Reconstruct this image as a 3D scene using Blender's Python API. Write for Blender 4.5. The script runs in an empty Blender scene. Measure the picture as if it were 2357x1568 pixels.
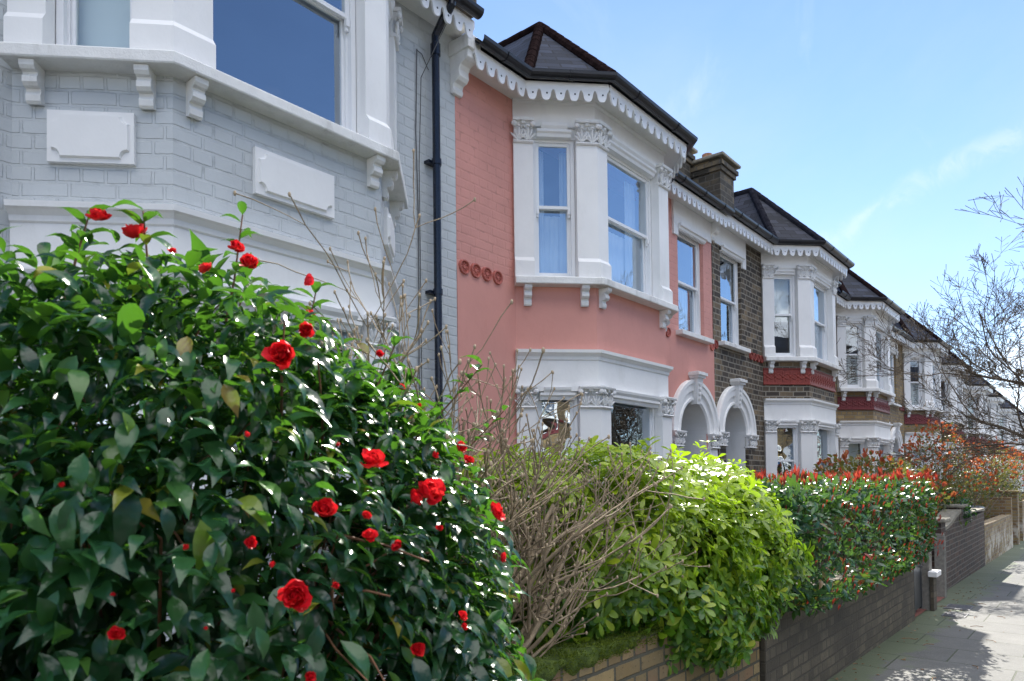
import bpy, math, random
import numpy as np
from mathutils import Vector, Matrix
R = math.radians
rng = np.random.default_rng(7)
random.seed(7)
scn = bpy.context.scene
COL = scn.collection

# ------------------------------------------------------------------ camera
EYE = 1.51
cam_d = bpy.data.cameras.new('camera'); cam = bpy.data.objects.new('camera', cam_d); COL.objects.link(cam)
scn.camera = cam
cam_d.sensor_width = 36; cam_d.lens = 36*1643.5/2357
cam_d.shift_y = 286.2/2357
cam_d.shift_x = 0.0015
cam_d.clip_end = 2000; cam_d.clip_start = .05
cam_d.dof.use_dof = True; cam_d.dof.focus_distance = 7.0; cam_d.dof.aperture_fstop = 6.3
def set_cam(th, pitch, roll):
    f = Vector((math.cos(R(th))*math.cos(R(pitch)), math.sin(R(th))*math.cos(R(pitch)), math.sin(R(pitch))))
    right = Vector((math.sin(R(th)), -math.cos(R(th)), 0))
    up = right.cross(f)
    a = R(roll)
    r2 = right*math.cos(a) + up*math.sin(a); u2 = -right*math.sin(a) + up*math.cos(a)
    m = Matrix((r2, u2, -f)).transposed().to_4x4(); m.translation = (0, 0, EYE)
    cam.matrix_world = m
set_cam(39.894, 1.23, -0.71)
scn.view_settings.view_transform = 'Standard'; scn.view_settings.look = 'None'
scn.view_settings.exposure = 1.66; scn.view_settings.gamma = 1

# ------------------------------------------------------------------ sun and sky
SUN_EL = 41.0; SUN_AZ = 24.0      # azimuth from +x (along the street) towards +y (the houses)
sd = bpy.data.lights.new('sun', 'SUN'); so = bpy.data.objects.new('sun', sd); COL.objects.link(so)
sd.energy = 3.6; sd.angle = R(.5); sd.color = (1, .95, .86)
sv = Vector((math.cos(R(SUN_AZ))*math.cos(R(SUN_EL)), math.sin(R(SUN_AZ))*math.cos(R(SUN_EL)), math.sin(R(SUN_EL))))
so.rotation_euler = sv.to_track_quat('Z', 'Y').to_euler(); so.location = (5, 5, 30)
w = bpy.data.worlds.new('World'); scn.world = w; w.use_nodes = True
nt = w.node_tree; nt.nodes.clear()
def N(nt, t, **k):
    n = nt.nodes.new(t)
    for a, b in k.items():
        if a == 'ins':
            for i, v in b.items(): n.inputs[i].default_value = v
        else: setattr(n, a, b)
    return n
out = N(nt, 'ShaderNodeOutputWorld'); bg = N(nt, 'ShaderNodeBackground'); bg.inputs[1].default_value = .067
sky = N(nt, 'ShaderNodeTexSky', sky_type='NISHITA', sun_disc=False)
sky.sun_elevation = R(SUN_EL); sky.sun_rotation = R(90-SUN_AZ)
sky.air_density = 1.0; sky.dust_density = 0; sky.ozone_density = 3.0
tc = N(nt, 'ShaderNodeTexCoord'); L = nt.links.new
sx = N(nt, 'ShaderNodeSeparateXYZ'); L(tc.outputs['Generated'], sx.inputs[0])
def wmap(src, a, b, c=0., d=1.):
    n = N(nt, 'ShaderNodeMapRange', interpolation_type='SMOOTHSTEP', ins={1: a, 2: b, 3: c, 4: d}); L(src, n.inputs[0]); return n.outputs[0]
def wnoise(scale, rot, sc, det=8, rough=.58, dist=.4):
    mp = N(nt, 'ShaderNodeMapping'); mp.inputs['Scale'].default_value = sc; mp.inputs['Rotation'].default_value = rot
    nz = N(nt, 'ShaderNodeTexNoise', ins={'Scale': scale, 'Detail': det, 'Roughness': rough, 'Distortion': dist}); L(tc.outputs['Generated'], mp.inputs[0]); L(mp.outputs[0], nz.inputs['Vector']); return nz.outputs[0]
def wmul(a, b):
    n = N(nt, 'ShaderNodeMath', operation='MULTIPLY'); L(a, n.inputs[0])
    if isinstance(b, float): n.inputs[1].default_value = b
    else: L(b, n.inputs[1])
    return n.outputs[0]
def wmix(f, a, col):
    n = N(nt, 'ShaderNodeMix', data_type='RGBA'); L(f, n.inputs[0]); L(a, n.inputs[6]); n.inputs[7].default_value = (*col, 1); return n.outputs[2]
# thin veil that thickens towards the horizon, cirrus wisps, and cumulus across the street, banked up unseen overhead as added fill light
veil = wmul(wmap(wnoise(1.1, (.2, .1, .4), (1, 1, 1.5)), .30, .75), wmap(sx.outputs[2], .75, .15, .08, .75))
veil = wmul(wmul(veil, wmap(sx.outputs[0], -.1, .55)), wmap(sx.outputs[1], -.35, .1))
c1 = wmix(veil, sky.outputs[0], (4.1, 4.7, 5.9))
wisp = wmul(wmap(wnoise(2.2, (.5, -.35, .3), (.7, 3.2, 2.2), 9, .62, 1.3), .56, .80), wmap(sx.outputs[2], .1, .3, 0, .62))
WN = (.3598, -.2762, -.8912); WM = (.932, .143, .332)
# one long streak of cirrus low over the far end of the street
def wdot(v):
    n = N(nt, 'ShaderNodeVectorMath', operation='DOT_PRODUCT'); L(tc.outputs['Generated'], n.inputs[0]); n.inputs[1].default_value = v; return n.outputs['Value']
wob = N(nt, 'ShaderNodeMath', operation='MULTIPLY_ADD'); L(wnoise(5.0, (0, 0, 0), (1, 1, 1), 5, .6, 1.0), wob.inputs[0]); wob.inputs[1].default_value = .09; L(wdot(WN), wob.inputs[2])
ab = N(nt, 'ShaderNodeMath', operation='SUBTRACT'); L(wob.outputs[0], ab.inputs[0]); ab.inputs[1].default_value = .045
ab2 = N(nt, 'ShaderNodeMath', operation='ABSOLUTE'); L(ab.outputs[0], ab2.inputs[0])
streak = wmul(wmul(wmap(ab2.outputs[0], .022, .0), wmap(wdot(WM), .975, .995)), wmap(wnoise(9, (.4, .2, 0), (1, 3, 2), 8, .65, 1.5), .35, .7, .03, .27))
wisp2 = N(nt, 'ShaderNodeMath', operation='MAXIMUM'); L(wmul(wisp, .35), wisp2.inputs[0]); L(streak, wisp2.inputs[1])
c2 = wmix(wisp2.outputs[0], c1, (5.6, 5.9, 6.4))
def wadd(a, b):
    n = N(nt, 'ShaderNodeMath', operation='ADD'); L(a, n.inputs[0]); L(b, n.inputs[1]); return n.outputs[0]
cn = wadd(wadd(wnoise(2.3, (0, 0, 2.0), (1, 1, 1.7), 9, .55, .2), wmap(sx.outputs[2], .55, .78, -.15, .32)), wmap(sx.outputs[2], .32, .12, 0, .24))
fill_cum = wmul(wmap(cn, .53, .67), wmap(sx.outputs[1], .22, -.15))
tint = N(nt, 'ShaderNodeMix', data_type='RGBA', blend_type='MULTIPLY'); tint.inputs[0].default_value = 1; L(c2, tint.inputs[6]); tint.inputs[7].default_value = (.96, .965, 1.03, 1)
c3 = wmix(fill_cum, tint.outputs[2], (15.6, 15.5, 15.9))
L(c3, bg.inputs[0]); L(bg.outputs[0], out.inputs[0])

# ------------------------------------------------------------------ materials
MATS = {}
def newmat(name):
    m = bpy.data.materials.new(name); m.use_nodes = True
    t = m.node_tree; b = t.nodes['Principled BSDF']; MATS[name] = m
    return m, t, b
def ramp(t, src, stops):
    r = N(t, 'ShaderNodeValToRGB'); e = r.color_ramp.elements
    while len(e) < len(stops): e.new(.5)
    for i, (p, c) in enumerate(stops): e[i].position = p; e[i].color = (*c, 1) if len(c) == 3 else c
    t.links.new(src, r.inputs[0]); return r
def coords(t, uv=True):
    c = N(t, 'ShaderNodeTexCoord'); return c.outputs['UV'] if uv else c.outputs['Object']
def mixc(t, fac, a, b, blend='MIX'):
    m = N(t, 'ShaderNodeMix', data_type='RGBA', blend_type=blend)
    for i, v in ((0, fac), (6, a), (7, b)):
        if hasattr(v, 'links'): t.links.new(v, m.inputs[i])
        else: m.inputs[i].default_value = v if not isinstance(v, tuple) or len(v) == 4 else (*v, 1)
    return m.outputs[2]
def noise(t, vec, s, d=4, r=.55, sc=None):
    if sc:
        q = N(t, 'ShaderNodeMapping'); q.inputs['Scale'].default_value = sc; t.links.new(vec, q.inputs[0]); vec = q.outputs[0]
    n = N(t, 'ShaderNodeTexNoise', ins={'Scale': s, 'Detail': d, 'Roughness': r}); t.links.new(vec, n.inputs['Vector']); return n.outputs[0]
def bump(t, b, h, dist, strength=1.0, prev=None):
    n = N(t, 'ShaderNodeBump', ins={'Distance': dist, 'Strength': strength}); t.links.new(h, n.inputs['Height'])
    if prev is not None: t.links.new(prev, n.inputs['Normal'])
    t.links.new(n.outputs[0], b.inputs['Normal']); return n.outputs[0]
def plain(name, col, rough=.6, var=.12, scale=6, bmp=.002, metallic=0, dirt=None, spec=.5, dmax=.65):
    m, t, b = newmat(name); c = coords(t, False)
    n = noise(t, c, scale, 6)
    lo = tuple(x*(1-var) for x in col); hi = tuple(min(1, x*(1+var)) for x in col)
    r = ramp(t, n, [(.3, lo), (.7, hi)]); o = r.outputs[0]
    if dirt:
        n2 = noise(t, c, 3.5, 8, .68, (1, 1, .35)); r2 = ramp(t, n2, [(.54, (0, 0, 0)), (.76, (dmax,)*3)])
        o = mixc(t, r2.outputs[0], o, dirt)
    t.links.new(o, b.inputs['Base Color']); b.inputs['Roughness'].default_value = rough; b.inputs['Metallic'].default_value = metallic
    b.inputs['Specular IOR Level'].default_value = spec
    if bmp: bump(t, b, noise(t, c, scale*8, 4), bmp)
    return m
def brick(name, c1, c2, mortar, soot=None, painted=None, course=.0875, length=.255, ms=.010, bd=.006, white=False, rough=.85, moss=None, third=None):
    m, t, b = newmat(name); uv = coords(t)
    # a little warp so that courses are not ruler straight
    nw = N(t, 'ShaderNodeTexNoise', ins={'Scale': 2.2, 'Detail': 3}); t.links.new(uv, nw.inputs['Vector'])
    sub = N(t, 'ShaderNodeVectorMath', operation='SUBTRACT'); t.links.new(nw.outputs[1], sub.inputs[0]); sub.inputs[1].default_value = (.5, .5, .5)
    scl = N(t, 'ShaderNodeVectorMath', operation='SCALE'); t.links.new(sub.outputs[0], scl.inputs[0]); scl.inputs['Scale'].default_value = .022
    add = N(t, 'ShaderNodeVectorMath', operation='ADD'); t.links.new(uv, add.inputs[0]); t.links.new(scl.outputs[0], add.inputs[1])
    nf = N(t, 'ShaderNodeTexNoise', ins={'Scale': 60, 'Detail': 2}); t.links.new(uv, nf.inputs['Vector'])
    sub2 = N(t, 'ShaderNodeVectorMath', operation='SUBTRACT'); t.links.new(nf.outputs[1], sub2.inputs[0]); sub2.inputs[1].default_value = (.5, .5, .5)
    scl2 = N(t, 'ShaderNodeVectorMath', operation='SCALE'); t.links.new(sub2.outputs[0], scl2.inputs[0]); scl2.inputs['Scale'].default_value = .007
    add2 = N(t, 'ShaderNodeVectorMath', operation='ADD'); t.links.new(add.outputs[0], add2.inputs[0]); t.links.new(scl2.outputs[0], add2.inputs[1])
    br = N(t, 'ShaderNodeTexBrick', offset=.5, squash=.5, squash_frequency=2)
    for k, v in {'Color1': (0, 0, 0, 1), 'Color2': (1, 1, 1, 1), 'Mortar': (.5, .5, .5, 1), 'Scale': 1, 'Mortar Size': ms, 'Mortar Smooth': .35, 'Bias': 0, 'Brick Width': length, 'Row Height': course}.items(): br.inputs[k].default_value = v
    t.links.new(add2.outputs[0], br.inputs['Vector'])
    fac = br.outputs['Fac']; rnd = br.outputs['Color']
    if painted:
        n = noise(t, uv, 3, 6); col = ramp(t, n, [(.3, tuple(x*.93 for x in painted)), (.7, tuple(min(1, x*1.05) for x in painted))]).outputs[0]
        col = mixc(t, mul_(t, rnd, .09), col, tuple(x*.75 for x in painted))
        cav = ramp(t, noise(t, uv, 9, 5), [(.52, (0, 0, 0)), (.72, (.5, .5, .5))]).outputs[0]
        mm = N(t, 'ShaderNodeMath', operation='MULTIPLY'); t.links.new(cav, mm.inputs[0]); t.links.new(fac, mm.inputs[1])
        col = mixc(t, mm.outputs[0], col, tuple(x*.45 for x in painted))
    else:
        st = [(.25, c1), (.75, c2)] if third is None else [(.22, c1), (.52, c2), (.8, third)]
        col = ramp(t, rnd, st).outputs[0]
        n = noise(t, uv, 14, 5, .7); col = mixc(t, ramp(t, n, [(.35, (0, 0, 0)), (.75, (.35, .35, .35))]).outputs[0], col, tuple(x*.55 for x in c1))
        if soot:
            n2 = noise(t, uv, 1.3, 6, .65); col = mixc(t, ramp(t, n2, [(.38, (0, 0, 0)), (.62, (.85, .85, .85))]).outputs[0], col, soot)
        col = mixc(t, fac, col, mortar)
        col = mixc(t, ramp(t, noise(t, uv, 75, 3, .6), [(.66, (0, 0, 0)), (.74, (.6, .6, .6))]).outputs[0], col, (.42, .40, .34)); col = mixc(t, ramp(t, noise(t, uv, 48, 3, .6), [(.62, (0, 0, 0)), (.70, (.7, .7, .7))]).outputs[0], col, (.03, .028, .024))
        if white:
            n3 = noise(t, uv, 2.0, 6, .7); gv = N(t, 'ShaderNodeSeparateXYZ'); t.links.new(uv, gv.inputs[0])
            zr = ramp(t, gv.outputs[1], [(.0, (1, 1, 1)), (.45, (0, 0, 0))])
            k = N(t, 'ShaderNodeMath', operation='MULTIPLY'); t.links.new(ramp(t, n3, [(.47, (0, 0, 0)), (.56, (.9, .9, .9))]).outputs[0], k.inputs[0]); t.links.new(zr.outputs[0], k.inputs[1])
            col = mixc(t, k.outputs[0], col, (.6, .58, .52))
    if moss:
        gv = N(t, 'ShaderNodeSeparateXYZ'); t.links.new(uv, gv.inputs[0])
        a = N(t, 'ShaderNodeMath', operation='MULTIPLY_ADD'); t.links.new(noise(t, uv, 6, 6, .7), a.inputs[0]); a.inputs[1].default_value = .38; t.links.new(gv.outputs[1], a.inputs[2])
        mr = ramp(t, a.outputs[0], [(moss[0], (0, 0, 0)), (moss[1], (1, 1, 1))])
        mcol = ramp(t, noise(t, uv, 40, 4), [(.3, (.03, .045, .008)), (.7, (.13, .17, .02))]).outputs[0]
        col = mixc(t, mr.outputs[0], col, mcol)
    t.links.new(col, b.inputs['Base Color']); b.inputs['Roughness'].default_value = rough
    inv = N(t, 'ShaderNodeMath', operation='SUBTRACT'); inv.inputs[0].default_value = 1; t.links.new(fac, inv.inputs[1])
    p = bump(t, b, inv.outputs[0], bd, .9); bump(t, b, noise(t, uv, 30, 5, .7), .005, .6, p)
    return m
def mul_(t, a, k):
    n = N(t, 'ShaderNodeMath', operation='MULTIPLY'); t.links.new(a, n.inputs[0]); n.inputs[1].default_value = k; return n.outputs[0]

plain('white_render', (.80, .80, .79), .6, .04, 2.5, .0015, dirt=(.58, .57, .53), dmax=.4)
plain('white_paint', (.82, .83, .84), .38, .02, 4, .0006)
plain('white_stone', (.76, .76, .74), .65, .07, 9, .003, dirt=(.22, .21, .17))
plain('carved_white', (.76, .76, .75), .6, .08, 22, .004)
plain('dark_stain', (.30, .29, .26), .8, .3, 14, .003)
brick('grey_painted_brick', None, None, None, painted=(.53, .56, .57), bd=.006, rough=.6)
brick('pink_painted_brick', None, None, None, painted=(.64, .295, .245), bd=.003, rough=.65)
plain('pink_render', (.64, .295, .245), .7, .06, 1.6, .002, dirt=(.55, .235, .19))
plain('dark_pink_paint', (.40, .115, .09), .6, .1, 6, .002)
brick('sooty_brick', (.055, .042, .03), (.135, .10, .062), (.25, .225, .18), third=(.26, .19, .11), soot=(.04, .034, .03), ms=.011)
brick('yellow_stock_brick', (.27, .18, .075), (.40, .29, .13), (.16, .145, .12), third=(.16, .105, .055), soot=(.17, .12, .06))
brick('chimney_brick', (.05, .043, .03), (.13, .105, .065), (.11, .10, .085), third=(.25, .19, .11), soot=(.035, .034, .032))
plain('terracotta_red', (.26, .045, .032), .55, .18, 16, .004)
plain('terracotta_maroon', (.17, .03, .032), .55, .18, 16, .004)
plain('roundel_pink', (.45, .13, .10), .6, .12, 10, .003)
plain('gutter_black', (.012, .013, .018), .32, .2, 10, 0)
plain('pipe_black', (.008, .012, .025), .22, .1, 10, 0)
plain('door_dark', (.03, .035, .04), .3, .1, 5, 0)
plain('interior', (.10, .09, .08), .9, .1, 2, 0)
plain('concrete', (.20, .19, .165), .9, .25, 25, .004, dirt=(.05, .05, .045))
plain('cap_stone', (.27, .25, .20), .9, .25, 16, .004, dirt=(.08, .09, .04))
plain('wire', (.10, .10, .10), .6, .1, 5, 0)
plain('lead', (.10, .11, .13), .5, .2, 7, .002)
plain('ridge_tile', (.020, .013, .013), .95, .45, 12, .006, spec=0)
plain('ridge_dark', (.022, .022, .028), .95, .45, 12, .006, spec=0)
plain('chimney_pot', (.30, .15, .09), .8, .2, 8, .002)
plain('bin_plastic', (.03, .04, .06), .35, .1, 8, 0)
plain('bark_pale', (.29, .225, .145), .8, .35, 26, .003)
plain('bark_bud', (.40, .31, .20), .7, .2, 30, 0)
plain('bark_dark', (.10, .075, .05), .85, .3, 20, .004)
plain('bark_red', (.16, .075, .035), .7, .3, 30, .001)
plain('soil', (.05, .04, .03), .95, .3, 6, .02)
plain('asphalt', (.05, .05, .052), .9, .2, 40, .004)
plain('kerb_stone', (.30, .29, .27), .85, .15, 12, .003)
plain('red_tile', (.17, .065, .05), .6, .25, 9, .002)
plain('iron', (.10, .10, .105), .5, .2, 30, .002)
plain('dry_leaf', (.25, .14, .07), .8, .3, 20, 0)
plain('alarm_box', (.75, .78, .80), .4, .03, 5, 0)
plain('sticker_yellow', (.65, .48, .05), .5, .05, 5, 0)
plain('sticker_blue', (.04, .25, .50), .5, .05, 5, 0)

def slate(name, col, rough=.42):
    m, t, b = newmat(name); uv = coords(t)
    br = N(t, 'ShaderNodeTexBrick', offset=.5)
    for k, v in {'Color1': (0, 0, 0, 1), 'Color2': (1, 1, 1, 1), 'Mortar': (0, 0, 0, 1), 'Scale': 1, 'Mortar Size': .009, 'Mortar Smooth': .1, 'Brick Width': .28, 'Row Height': .155}.items(): br.inputs[k].default_value = v
    t.links.new(uv, br.inputs['Vector'])
    c = ramp(t, br.outputs['Color'], [(0, tuple(x*.45 for x in col)), (1, tuple(x*1.6 for x in col))]).outputs[0]
    li = ramp(t, noise(t, uv, 7, 6, .7), [(.6, (0, 0, 0)), (.72, (.5, .5, .5))]).outputs[0]
    c = mixc(t, li, c, (.12, .13, .13))
    c = mixc(t, br.outputs['Fac'], c, (.01, .01, .012))
    t.links.new(c, b.inputs['Base Color']); b.inputs['Roughness'].default_value = rough; b.inputs['Specular IOR Level'].default_value = .3
    # each course tilts up a little towards its lower edge
    sx = N(t, 'ShaderNodeSeparateXYZ'); t.links.new(uv, sx.inputs[0])
    q = N(t, 'ShaderNodeMath', operation='DIVIDE'); q.inputs[1].default_value = .155; t.links.new(sx.outputs[1], q.inputs[0])
    fr = N(t, 'ShaderNodeMath', operation='FRACT'); t.links.new(q.outputs[0], fr.inputs[0])
    iv = N(t, 'ShaderNodeMath', operation='SUBTRACT'); iv.inputs[0].default_value = 1; t.links.new(fr.outputs[0], iv.inputs[1])
    p = bump(t, b, iv.outputs[0], .02, .8); bump(t, b, br.outputs['Color'], .004, .6, p)
slate('slate', (.026, .032, .050), .8); slate('slate_plain', (.026, .028, .038), .85)

def glass_mat(name, refl, rough=.0):
    m, t, b = newmat(name); t.nodes.remove(b)
    o = t.nodes['Material Output']; tr = N(t, 'ShaderNodeBsdfTransparent'); tr.inputs[0].default_value = (.88, .92, .92, 1)
    gl = N(t, 'ShaderNodeBsdfGlossy'); gl.inputs['Roughness'].default_value = rough; gl.inputs[0].default_value = (.80, .90, 1, 1)
    bp = N(t, 'ShaderNodeBump', ins={'Distance': .02, 'Strength': .35}); nn = noise(t, coords(t, False), 2.2, 1); t.links.new(nn, bp.inputs['Height']); t.links.new(bp.outputs[0], gl.inputs['Normal'])
    ge = N(t, 'ShaderNodeNewGeometry'); dt = N(t, 'ShaderNodeVectorMath', operation='DOT_PRODUCT'); t.links.new(ge.outputs['Normal'], dt.inputs[0]); t.links.new(ge.outputs['Incoming'], dt.inputs[1])
    ab = N(t, 'ShaderNodeMath', operation='ABSOLUTE'); t.links.new(dt.outputs['Value'], ab.inputs[0]); om = N(t, 'ShaderNodeMath', operation='SUBTRACT'); om.inputs[0].default_value = 1; t.links.new(ab.outputs[0], om.inputs[1])
    pw = N(t, 'ShaderNodeMath', operation='POWER'); t.links.new(om.outputs[0], pw.inputs[0]); pw.inputs[1].default_value = 4
    a = N(t, 'ShaderNodeMath', operation='MULTIPLY_ADD', use_clamp=True); t.links.new(pw.outputs[0], a.inputs[0]); a.inputs[1].default_value = .7; a.inputs[2].default_value = refl
    mx = N(t, 'ShaderNodeMixShader'); t.links.new(a.outputs[0], mx.inputs[0]); t.links.new(tr.outputs[0], mx.inputs[1]); t.links.new(gl.outputs[0], mx.inputs[2]); t.links.new(mx.outputs[0], o.inputs[0])
glass_mat('glass', .42); glass_mat('glass_clear', .16)

def cloth(name, col):
    m, t, b = newmat(name); b.inputs['Base Color'].default_value = (*col, 1); b.inputs['Roughness'].default_value = .9
cloth('net_curtain', (.72, .78, .84)); cloth('blind', (.62, .63, .60)); cloth('blind_frosted', (.74, .80, .78)); cloth('shutter_white', (.75, .75, .73)); cloth('blind_dark', (.10, .09, .08))

def paving():
    m, t, b = newmat('paving_slabs'); c = coords(t, False)
    s = N(t, 'ShaderNodeSeparateXYZ'); t.links.new(c, s.inputs[0]); cb = N(t, 'ShaderNodeCombineXYZ'); t.links.new(s.outputs[1], cb.inputs[0]); t.links.new(s.outputs[0], cb.inputs[1])
    mp = N(t, 'ShaderNodeMapping'); mp.inputs['Location'].default_value = (.25, .02, 0); t.links.new(cb.outputs[0], mp.inputs[0])
    br = N(t, 'ShaderNodeTexBrick', offset=.42)
    for k, v in {'Color1': (0, 0, 0, 1), 'Color2': (1, 1, 1, 1), 'Mortar': (0, 0, 0, 1), 'Scale': 1, 'Mortar Size': .007, 'Mortar Smooth': .3, 'Brick Width': .86, 'Row Height': .6}.items(): br.inputs[k].default_value = v
    t.links.new(mp.outputs[0], br.inputs['Vector'])
    col = ramp(t, br.outputs['Color'], [(0, (.080, .081, .078)), (1, (.135, .134, .126))]).outputs[0]
    col = mixc(t, ramp(t, noise(t, c, 2.5, 8, .7), [(.35, (0, 0, 0)), (.7, (.65, .65, .65))]).outputs[0], col, (.055, .056, .052))
    col = mixc(t, ramp(t, noise(t, c, 60, 3, .7), [(.55, (0, 0, 0)), (.75, (.5, .5, .5))]).outputs[0], col, (.24, .235, .22))
    # algae near the garden walls
    a = N(t, 'ShaderNodeMath', operation='MULTIPLY_ADD'); t.links.new(noise(t, c, 2.6, 6, .65), a.inputs[0]); a.inputs[1].default_value = 1.1; t.links.new(s.outputs[1], a.inputs[2])
    col = mixc(t, ramp(t, mul_(t, a.outputs[0], .5), [(.95, (0, 0, 0)), (1.0, (.55, .55, .55))]).outputs[0], col, (.085, .12, .04))
    col = mixc(t, br.outputs['Fac'], col, (.045, .055, .03))
    t.links.new(col, b.inputs['Base Color']); b.inputs['Roughness'].default_value = .75
    iv = N(t, 'ShaderNodeMath', operation='SUBTRACT'); iv.inputs[0].default_value = 1; t.links.new(br.outputs['Fac'], iv.inputs[1])
    p = bump(t, b, iv.outputs[0], .006, .8); bump(t, b, noise(t, c, 25, 6, .7), .004, .6, p)
paving()

def leafmat(name, stops, trans, rough=.28, tw=.35, vein=True, spec=.5, hi=None):
    """stops: colour range picked per leaf (random per island); hi=(z0,z1,colour): young growth near the top of the plant"""
    m, t, b = newmat(name); o = t.nodes['Material Output']
    g = N(t, 'ShaderNodeNewGeometry'); r = ramp(t, g.outputs['Random Per Island'], stops); col = r.outputs[0]
    if hi:
        s = N(t, 'ShaderNodeSeparateXYZ'); t.links.new(coords(t, False), s.inputs[0])
        a = N(t, 'ShaderNodeMath', operation='MULTIPLY_ADD'); t.links.new(g.outputs['Random Per Island'], a.inputs[0]); a.inputs[1].default_value = .55; t.links.new(s.outputs[2], a.inputs[2])
        mr = N(t, 'ShaderNodeMapRange', ins={1: hi[0], 2: hi[1]}); t.links.new(a.outputs[0], mr.inputs[0]); col = mixc(t, mr.outputs[0], col, hi[2])
    t.links.new(col, b.inputs['Base Color']); b.inputs['Roughness'].default_value = rough; b.inputs['Specular IOR Level'].default_value = spec
    bump(t, b, noise(t, coords(t, False), 45, 2), .004, .5)
    tl = N(t, 'ShaderNodeBsdfTranslucent')
    tcol = mixc(t, .5, col, trans, 'MIX'); t.links.new(tcol, tl.inputs[0])
    mx = N(t, 'ShaderNodeMixShader'); mx.inputs[0].default_value = tw
    t.links.new(b.outputs[0], mx.inputs[1]); t.links.new(tl.outputs[0], mx.inputs[2]); t.links.new(mx.outputs[0], o.inputs[0])
leafmat('camellia_leaf', [(0, (.008, .036, .018)), (.55, (.018, .072, .028)), (.88, (.038, .12, .034)), (.965, (.09, .20, .03)), (.985, (.26, .24, .03)), (1, (.20, .11, .04))], (.22, .60, .02), .24, .24)
leafmat('camellia_petal', [(0, (.56, .008, .018)), (.8, (.85, .018, .035)), (1, (.8, .05, .04))], (.85, .03, .03), .5, .3, spec=.25)
leafmat('choisya_leaf', [(0, (.025, .09, .012)), (.5, (.06, .18, .018)), (.8, (.15, .29, .022)), (1, (.36, .39, .05))], (.45, .82, .02), .28, .36, hi=(1.0, 1.95, (.36, .45, .02)))
leafmat('photinia_leaf', [(0, (.015, .05, .022)), (.5, (.025, .085, .032)), (.92, (.05, .13, .035)), (.98, (.14, .08, .02)), (1, (.3, .03, .02))], (.25, .5, .05), .26, .25)
leafmat('photinia_shoot', [(0, (.24, .05, .025)), (.45, (.36, .055, .03)), (.8, (.5, .045, .035)), (1, (.55, .14, .07))], (.75, .08, .04), .45, .3)
leafmat('orange_shoot', [(0, (.38, .06, .03)), (.6, (.5, .14, .06)), (1, (.5, .25, .10))], (.9, .25, .06), .45, .4)
leafmat('bronze_leaf', [(0, (.03, .05, .02)), (.4, (.06, .09, .025)), (.75, (.14, .14, .03)), (1, (.28, .10, .03))], (.5, .5, .08), .35, .3)
leafmat('grey_green_leaf', [(0, (.03, .09, .03)), (1, (.09, .19, .05))], (.3, .55, .08), .35, .3)
leafmat('moss_tuft', [(0, (.05, .08, .01)), (1, (.16, .21, .03))], (.3, .4, .03), .9, .2, spec=.1)
M = MATS

# ------------------------------------------------------------------ mesh helpers
def auto_uv(me):
    n = len(me.loops)
    if n == 0: return
    uv = me.uv_layers.new(name='UVMap')
    co = np.empty(len(me.vertices)*3); me.vertices.foreach_get('co', co); co = co.reshape(-1, 3)
    vi = np.empty(n, int); me.loops.foreach_get('vertex_index', vi)
    no = np.empty(len(me.polygons)*3); me.polygons.foreach_get('normal', no); no = no.reshape(-1, 3)
    lt = np.empty(len(me.polygons), int); me.polygons.foreach_get('loop_total', lt)
    ln = np.repeat(no, lt, axis=0); p = co[vi]
    h = np.hypot(ln[:, 0], ln[:, 1]); hs = np.where(h < 1e-6, 1, h)
    tx = np.where(h < 1e-6, 1, -ln[:, 1]/hs); ty = np.where(h < 1e-6, 0, ln[:, 0]/hs)
    u = p[:, 0]*tx + p[:, 1]*ty
    flat = np.abs(ln[:, 2]) > .9
    # distance up the slope
    v = p[:, 2]/np.maximum(h, .3)
    u = np.where(flat, p[:, 0], u); v = np.where(flat, p[:, 1], v)
    # bring vertical faces of any direction onto one course grid
    uv.data.foreach_set('uv', np.stack([u, v], 1).ravel())
def link(name, me, mat, parent=None, loc=None):
    o = bpy.data.objects.new(name, me); COL.objects.link(o)
    if mat: me.materials.append(M[mat] if isinstance(mat, str) else mat)
    if parent is not None: o.parent = parent
    if loc is not None: o.location = loc
    return o
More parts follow.
